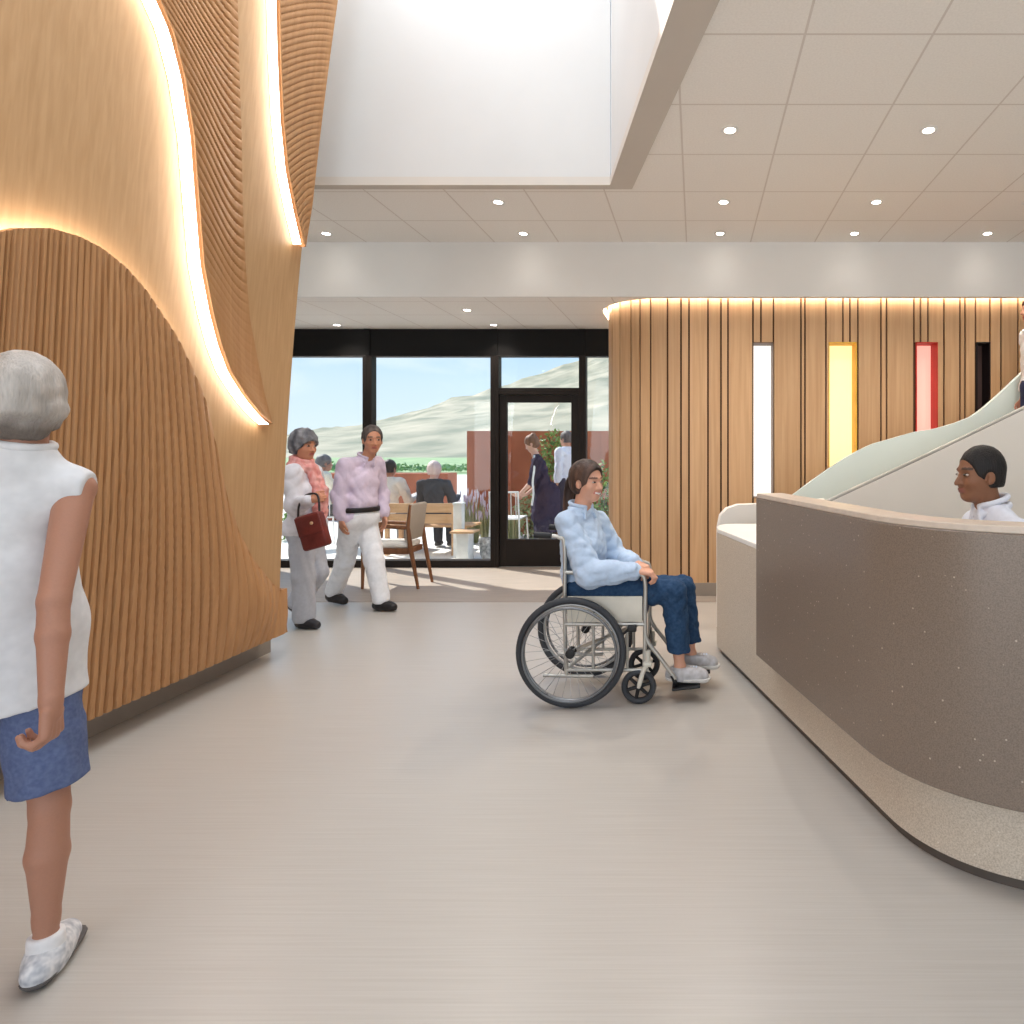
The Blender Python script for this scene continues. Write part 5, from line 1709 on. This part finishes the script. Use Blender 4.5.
# ------------------------------------------------------------------ woman with the scarf
def scarf_woman():
    y = 5.08
    J = default_pose((-3.13, y, 0), math.radians(-14), 1.6)
    s, f, l = J['s'], J['f'], J['l']
    J['pel'] = P(305, 530, y); J['chest'] = P(304, 491, y); J['neck'] = P(302.5, 463, y); J['head'] = P(304.5, 446, y)
    J['hf'] = nrm(V(.95, -.30, -.06))
    J['shR'] = P(293, 473, 4.97); J['shL'] = P(313, 472, 5.23)
    J['elR'] = P(294, 507, 4.93); J['wrR'] = P(310, 500, 4.85); J['hdR'] = nrm(V(.9, .1, .25)); J['hnR'] = V(0, .8, -.6); J['htR'] = V(0, .2, 1); J['cuR'] = .9
    J['elL'] = P(319, 503, 5.28); J['wrL'] = P(322, 497, 5.1); J['hdL'] = nrm(V(.2, -.8, .3)); J['cuL'] = .9
    J['hpR'] = P(301, 536, 5.02); J['hpL'] = P(309, 536, 5.16)
    J['knR'] = P(303, 576, 5.0); J['anR'] = P(304, 617, 5.02); J['ftR'] = nrm(V(.96, -.22, 0)); J['anR'][2] = .08
    J['knL'] = P(317, 572, 5.15); J['anL'] = P(297, 604, 5.22); J['ftL'] = nrm(V(.75, -.1, -.65)); J['anL'][2] = .165
    o, hd, hs = person_body(J, 'grey haired woman in pink scarf and pale jacket walking with a red brown handbag', .006, (204, 142, 112), (176, 98, 88), (100, 92, 90), curl=.5, wl=.9, female=True, hs=.93)
    make_eyes(o, hd, hs)
    jk = cloth('pale_jacket', (226, 224, 230), sc=40); gt = cloth('grey_trousers', (186, 188, 196), sc=50)
    pr = torso(J, .95, True) + [('c', J['neck'] - UP * .03, J['neck'], .062, .056), ('e', J['pel'] + UP * .02, [f, l, UP], [.135, .165, .15])]
    for n in 'LR': pr += [('c', J['sh' + n], J['el' + n], .060, .056), ('c', J['el' + n], lerp(J['el' + n], J['wr' + n], .9), .056, .040)]
    garment('jacket', pr, box_of([J[k] for k in ('pel', 'neck', 'shL', 'shR', 'elR', 'elL', 'wrR', 'wrL')], .16), .007, jk, o, .012, .022, [(J['neck'] + UP * .0, UP), (J['pel'] - UP * .03, -UP)], noise=(.003, (30, 30, 24), 31, 8))
    pr = [('e', J['pel'] - UP * .0, [f, l, UP], [.12, .15, .12])]
    for n in 'LR':
        k, a = J['kn' + n], J['an' + n]; pr += [('c', J['hp' + n], k, .092, .078), ('c', k, lerp(k, a, .95), .078, .076)]
    garment('trousers', pr, box_of([J[k] for k in ('pel', 'knL', 'knR', 'anR', 'anL', 'hpR', 'hpL')], .16), .007, gt, o, .004, .02, [(J['pel'] + UP * .09, UP), (V(0, 0, .05), -UP)], noise=(.002, (30, 30, 12), 32, 6))
    # scarf
    sc = mat('pink_scarf', (214, 128, 122), .8, scale=(30, 30, 9), c2=(232, 176, 168), bump=.2, bscale=(60, 60, 60))
    u = UP; c = J['neck'] + UP * .0
    S = SDF(*box_of([c, J['chest'] + f * .1, J['pel'] + f * .15], .2), .006)
    for rr, dz, rad in ((.068, .0, .028), (.076, -.032, .032), (.066, .028, .022)):
        pts = [c + UP * (dz - .025 * math.cos(a)) + (f * math.cos(a) + l * math.sin(a)) * rr for a in np.linspace(0, 2 * PI, 20)]
        for i in range(19): S.cone(pts[i], pts[i + 1], rad, rad, .004)
    for q in (.9, -.35):
        S.cone(c + f * .085 + l * q * .03 - UP * .04, J['chest'] + f * .145 + l * q * .05 - UP * .0, .032, .036, .02)
        S.cone(J['chest'] + f * .145 + l * q * .05, J['chest'] + f * .150 + l * q * .04 - UP * .20, .036, .034, .02)
    S.noise(.004, (60, 60, 60), 5, 8)
    sdf_object(S, 'scarf', sc, o)
    H = lambda a, b, d: head_pts(hd, hs, a, b, d)
    hair_cap(o, hd, hs, .006, hair_color((170, 168, 170), (80, 80, 86), 7, (50, 50, 40)), .020, .012, .010, noise=.0046, nape=-.075, fringe=.05, temple=0, nf=(110, 110, 110))
    sh = mat('black_flat_shoe', (40, 38, 42), .45)
    for n in 'LR': make_shoe(J, n, o, sh, .006)
    # handbag
    hb = P(313.5, 531, 4.80); hg_ = thing('handbag', hb, 'red brown leather handbag hanging from the arm of the woman with the scarf', 'handbag')
    le = mat('red_brown_leather', (112, 44, 38), .45, scale=(14, 14, 14), var=.12, bump=.1, bscale=(90, 90, 90))
    a = math.radians(-16); R = np.array([[math.cos(a), 0, -math.sin(a)], [0, 1, 0], [math.sin(a), 0, math.cos(a)]]).T
    q = MB(); q.box(hb, (.20, .075, .27), bev=.02, R=R); q.build('bag_body', le, hg_, smooth=50)
    q = MB(); q.box(hb + R @ V(0, -.036, .05), (.19, .016, .15), bev=.008, R=R); q.build('flap', le, hg_, smooth=50)
    q = MB(); q.lathe(hb + R @ V(.03, -.043, .06), (0, -1, 0), [(.012, 0), (.012, .006), (.006, .01)], 12); q.build('clasp', mat('pale_gold', (226, 200, 160), .3, metal=.7), hg_, smooth=40)
    q = MB(); tp = [hb + R @ V(-.085, 0, .13)] + [P(291, 508, 4.80), P(293, 492, 4.86), P(300, 496, 4.82)] + [hb + R @ V(.085, 0, .13)]
    q.tube(curve_pts([hb + R @ V(-.085, 0, .13), hb + V(-.12, .02, .20), hb + V(-.09, .06, .27), hb + V(.0, .05, .27), hb + R @ V(.085, 0, .13)], 6), .008, 8); q.build('strap', mat('black_strap', (40, 32, 34), .5), hg_, smooth=50)
scarf_woman()


# ------------------------------------------------------------------ people outside (far off)
def simple_clothes(o, J, vox, top_c, low_c, sleeves=True, skirt=None, names=('shirt', 'trousers'), belly=0, bare_arms=False):
    s, f, l = J['s'], J['f'], J['l']
    pr = torso(J, .95, False, belly) + [('c', J['neck'] - UP * .03, J['neck'], .058, .052)]
    if sleeves:
        for n in 'LR': pr += [('c', J['sh' + n], J['el' + n], .058, .052), ('c', J['el' + n], lerp(J['el' + n], J['wr' + n], .9), .05, .036)]
    keys = ('pel', 'neck', 'shL', 'shR') + (('elR', 'elL', 'wrR', 'wrL') if sleeves else ())
    cuts = [(J['neck'] + UP * .02, UP), (J['pel'] - UP * .02, -UP)]
    garment(names[0], pr, box_of([J[k] for k in keys], .16), vox, cloth(names[0] + '_cloth', top_c), o, .010, .02, cuts, noise=(.003, (30, 30, 24), 3, 6))
    if skirt is None:
        pr = [('e', J['pel'], [f, l, UP], [.12, .155, .12])]
        for n in 'LR': pr += [('c', J['hp' + n], J['kn' + n], .088, .07), ('c', J['kn' + n], lerp(J['kn' + n], J['an' + n], .95), .07, .058)]
        garment(names[1], pr, box_of([J[k] for k in ('pel', 'knL', 'knR', 'anR', 'anL', 'hpR', 'hpL')], .16), vox, cloth(names[1] + '_cloth', low_c), o, .004, .02, [(J['pel'] + UP * .06, UP)])
    else:
        pr = [('c', J['pel'] + UP * .1, J['pel'] - UP * .1, .13, .17), ('c', J['pel'] - UP * .1, J['pel'] - UP * skirt, .17, .20), ('c', J['pel'] - UP * .1 + f * .05, J['pel'] - UP * skirt + f * .06, .15, .18)]
        garment(names[1], pr, box_of([J['pel'] + UP * .1, J['pel'] - UP * skirt], .3), vox, cloth(names[1] + '_cloth', low_c), o, .0, .03, [(J['pel'] - UP * skirt, -UP)], noise=(.005, (30, 30, 3), 9, 6))
    sh = mat('shoe_leather', (60, 54, 52), .5)
    for n in 'LR': make_shoe(J, n, o, sh, .01)


VX = .011
def seated_out(u, v_top, y, ang, label, skin, hairc, top, low, names, hs_style, H=1.68, seat=.405):
    x = (u - PX) * y / F
    J = default_pose((x, y, 0), ang, H, seat)
    f, l = J['f'], J['l']
    for q, n in ((1, 'L'), (-1, 'R')):
        J['el' + n] = J['sh' + n] + f * .12 - UP * .26 + l * q * .05; J['wr' + n] = J['el' + n] + f * .22 + UP * .06; J['hd' + n] = f
    dz = (CH + (PY - v_top) * y / F) - (J['head'][2] + .125)
    for k in ('chest', 'neck', 'head', 'shL', 'shR', 'elL', 'elR', 'wrL', 'wrR'): J[k] = J[k] + UP * dz * (.5 if k == 'chest' else 1)
    o, hd, hs = person_body(J, label, VX, skin, curl=.4, hs=.95, brow_on=False, loc=(x, y, 0))
    simple_clothes(o, J, VX, top, low, names=names)
    hair_cap(o, hd, hs, .008, hair_color(hairc[0], hairc[1], 4), *hs_style)
seated_out(389, 460, 8.86, PI * .46, 'seated man with dark hair and cream shirt on the bench outside, back turned', (190, 130, 104), ((66, 50, 44), (44, 34, 30)), (240, 230, 222), (150, 144, 140), ('shirt', 'trousers'), (.012, 0, .004))
seated_out(434, 462, 8.88, PI * .52, 'seated woman with pale hair and charcoal top on the bench outside, back turned', (232, 190, 176), ((240, 216, 208), (222, 190, 184)), (74, 74, 80), (66, 66, 72), ('vest', 'trousers'), (.02, .01, .006))
seated_out(323, 455, 9.18, PI * .25, 'grey haired person in cream top sitting outside behind the scarf', (176, 130, 112), ((128, 122, 122), (96, 92, 94)), (240, 232, 214), (110, 106, 104), ('shirt', 'trousers'), (.014, .0, .004), 1.66, .47)


def standing_out():
    y = 9.15; x = P(541, 0, y)[0]
    J = default_pose((x, y, 0), math.radians(200), 1.66); f, l = J['f'], J['l']
    J['pel'] = P(545, 493, y); J['chest'] = P(540, 470, y); J['neck'] = P(536, 454, y); J['head'] = P(531.5, 444, y - .03); J['hf'] = nrm(V(-.85, -.1, -.4))
    for q, n in ((1, 'L'), (-1, 'R')):
        J['sh' + n] = P(537, 461, y) + l * q * .15
        J['hp' + n] = J['pel'] + l * q * .08 - UP * .02; J['kn' + n] = J['hp' + n] - UP * .37; J['an' + n] = V(J['kn' + n][0], J['kn' + n][1], .085)
    J['elL'] = P(532, 482, y - .1); J['wrL'] = P(520, 494, y - .1); J['hdL'] = nrm(V(-.9, 0, -.3))
    J['elR'] = P(540, 484, y + .1); J['wrR'] = P(527, 494, y + .08); J['hdR'] = nrm(V(-.9, 0, -.3))
    o, hd, hs = person_body(J, 'woman with hair bun in a long dark dress bending over outside behind the door', VX, (226, 180, 160), curl=.5, wl=.9, hs=.93, brow_on=False)
    dk = cloth('dark_dress', (58, 52, 72), sc=30)
    pr = torso(J, .92, True) + [('c', J['sh' + n], J['el' + n], .056, .05) for n in 'LR']
    pr += [('c', J['pel'], J['pel'] - UP * .32, .15, .19), ('c', J['pel'] + V(.05, 0, 0), J['pel'] + V(.03, 0, -.55), .15, .18)]
    garment('dress', pr, box_of([J['neck'], J['shL'], J['shR'], J['pel'], J['pel'] - UP * .5, J['elL'], J['elR']], .24), VX, dk, o, .012, .03, [(J['neck'] - UP * .0, UP), (V(0, 0, J['pel'][2] - .56), -UP)], noise=(.005, (24, 24, 5), 12, 6))
    st = MB(); a0 = J['shL'] + V(0, -.06, .05)
    st.tube(curve_pts([J['neck'] + V(.0, -.10, -.02), J['chest'] + V(-.03, -.205, .03), J['chest'] + V(-.05, -.215, -.16), J['pel'] + V(-.11, -.225, .0), J['pel'] + V(-.13, -.235, -.16)], 5), .014, 8)
    st.build('apron_strap', M['white_metal'], o, smooth=60)
    H = lambda a, b, d: head_pts(hd, hs, a, b, d)
    hair_cap(o, hd, hs, .008, hair_color((150, 110, 84), (110, 78, 60), 4), .014, .0, .004, extra=[('e', H(-.08, 0, .11), [hd[1], hd[2], hd[3]], [.04, .045, .04])])
    sh = mat('tan_shoe', (150, 110, 90), .5)
    for n in 'LR': make_shoe(J, n, o, sh, .01)
    # man behind
    y = 9.75; x = P(567, 0, y)[0]
    J = default_pose((x, y, 0), math.radians(150), 1.70)
    o, hd, hs = person_body(J, 'man in white shirt standing outside behind the door frame', VX, (200, 150, 126), curl=.4, hs=.95, brow_on=False)
    simple_clothes(o, J, VX, (232, 230, 240), (70, 68, 84))
    hair_cap(o, hd, hs, .008, hair_color((120, 110, 106), (90, 82, 80), 4), .012, .0, .003)
    # person on the stair, just entering the picture
    y = 5.22; x = P(1037, 0, y)[0]
    k = int((x - .98) / .29); z = .145 * (k + 1)
    J = default_pose((x, y, z), PI * .97, 1.68); f, l = J['f'], J['l']
    o, hd, hs = person_body(J, 'person in white top and navy trousers on the stairs at the edge', VX, (206, 150, 126), curl=.4, hs=.95, brow_on=False)
    simple_clothes(o, J, VX, (240, 238, 238), (52, 58, 88))
    hair_cap(o, hd, hs, .008, hair_color((170, 110, 84), (120, 76, 60), 4), .014, .0, .004)
standing_out()
# ================================================================== LIGHT, SKY, CAMERA
def area(name, loc, size, e, rot, c=(1, 1, 1), sy=None):
    l = bpy.data.lights.new(name, 'AREA'); l.energy = e; l.color = c; l.size = size
    if sy: l.shape = 'RECTANGLE'; l.size_y = sy
    o = bpy.data.objects.new(name, l); COL.objects.link(o); o.location = loc; o.rotation_euler = rot
    return o
area('skylight_daylight', (-2.2, 2.6, 6.5), 3.4, 140, (0, 0, 0), (0.98, 0.99, 1.0), 3.8)

area('rear_fill', (-4.0, -6.0, 1.4), 11.0, 185, (PI / 2 + .34, 0, -.4), (1.0, 0.98, 0.96), 3.4)  # unseen fill light, added behind the camera to brighten ceiling and bulkhead
sun = bpy.data.lights.new('sun', 'SUN'); sun.energy = 4.6; sun.angle = math.radians(1.0); sun.color = (1.0, 0.96, 0.9)
so_ = bpy.data.objects.new('sun', sun); COL.objects.link(so_)
dirv = Vector((0.80, -0.50, -0.95)).normalized()
so_.rotation_euler = dirv.to_track_quat('-Z', 'Y').to_euler()

w = bpy.data.worlds.new('sky'); SC.world = w; w.use_nodes = True
nt = w.node_tree; L = nt.links
bg = nt.nodes['Background']
tc = N(nt, 'ShaderNodeTexCoord'); sep = N(nt, 'ShaderNodeSeparateXYZ'); L.new(tc.outputs['Generated'], sep.inputs['Vector'])
cr = N(nt, 'ShaderNodeValToRGB'); e = cr.color_ramp.elements
e[0].position = 0.0; e[0].color = lin((222, 236, 246)); e[1].position = 0.5; e[1].color = lin((96, 158, 220))
m_ = e.new(0.10); m_.color = lin((204, 227, 246)); m_ = e.new(0.2); m_.color = lin((164, 206, 242))
L.new(sep.outputs['Z'], cr.inputs['Fac'])
mp = N(nt, 'ShaderNodeMapping'); mp.inputs['Scale'].default_value = (3.0, 3.0, 11.0); L.new(tc.outputs['Generated'], mp.inputs['Vector'])
nz = N(nt, 'ShaderNodeTexNoise'); nz.inputs['Scale'].default_value = 1.6; nz.inputs['Detail'].default_value = 7; nz.inputs['Distortion'].default_value = .5
L.new(mp.outputs['Vector'], nz.inputs['Vector'])
c2 = N(nt, 'ShaderNodeValToRGB'); c2.color_ramp.elements[0].position = 0.45; c2.color_ramp.elements[0].color = (0, 0, 0, 1); c2.color_ramp.elements[1].position = 0.75; c2.color_ramp.elements[1].color = (.8, .8, .8, 1)
L.new(nz.outputs['Fac'], c2.inputs['Fac'])
mx = N(nt, 'ShaderNodeMixRGB'); L.new(c2.outputs['Color'], mx.inputs['Fac']); L.new(cr.outputs['Color'], mx.inputs['Color1']); mx.inputs['Color2'].default_value = (.9, .95, .98, 1)
L.new(mx.outputs['Color'], bg.inputs['Color'])
bg.inputs['Strength'].default_value = 0.82

cam = bpy.data.cameras.new('camera'); co = bpy.data.objects.new('camera', cam); COL.objects.link(co)
co.location = (0, 0, CH); co.rotation_euler = (PI / 2, 0, 0)
cam.sensor_width = 36.0; cam.sensor_fit = 'HORIZONTAL'; cam.lens = 36.0 * F / 1024
cam.shift_x = -(PX - 512) / 1024; cam.shift_y = -(512 - PY) / 1024
cam.clip_start = 0.05; cam.clip_end = 2000
SC.camera = co
vs = SC.view_settings
vs.view_transform = 'Standard'; vs.look = 'None'; vs.exposure = 0.62; vs.gamma = 1.0; vs.use_curve_mapping = False
SC.cycles.max_bounces = 8 if hasattr(SC, 'cycles') else 8
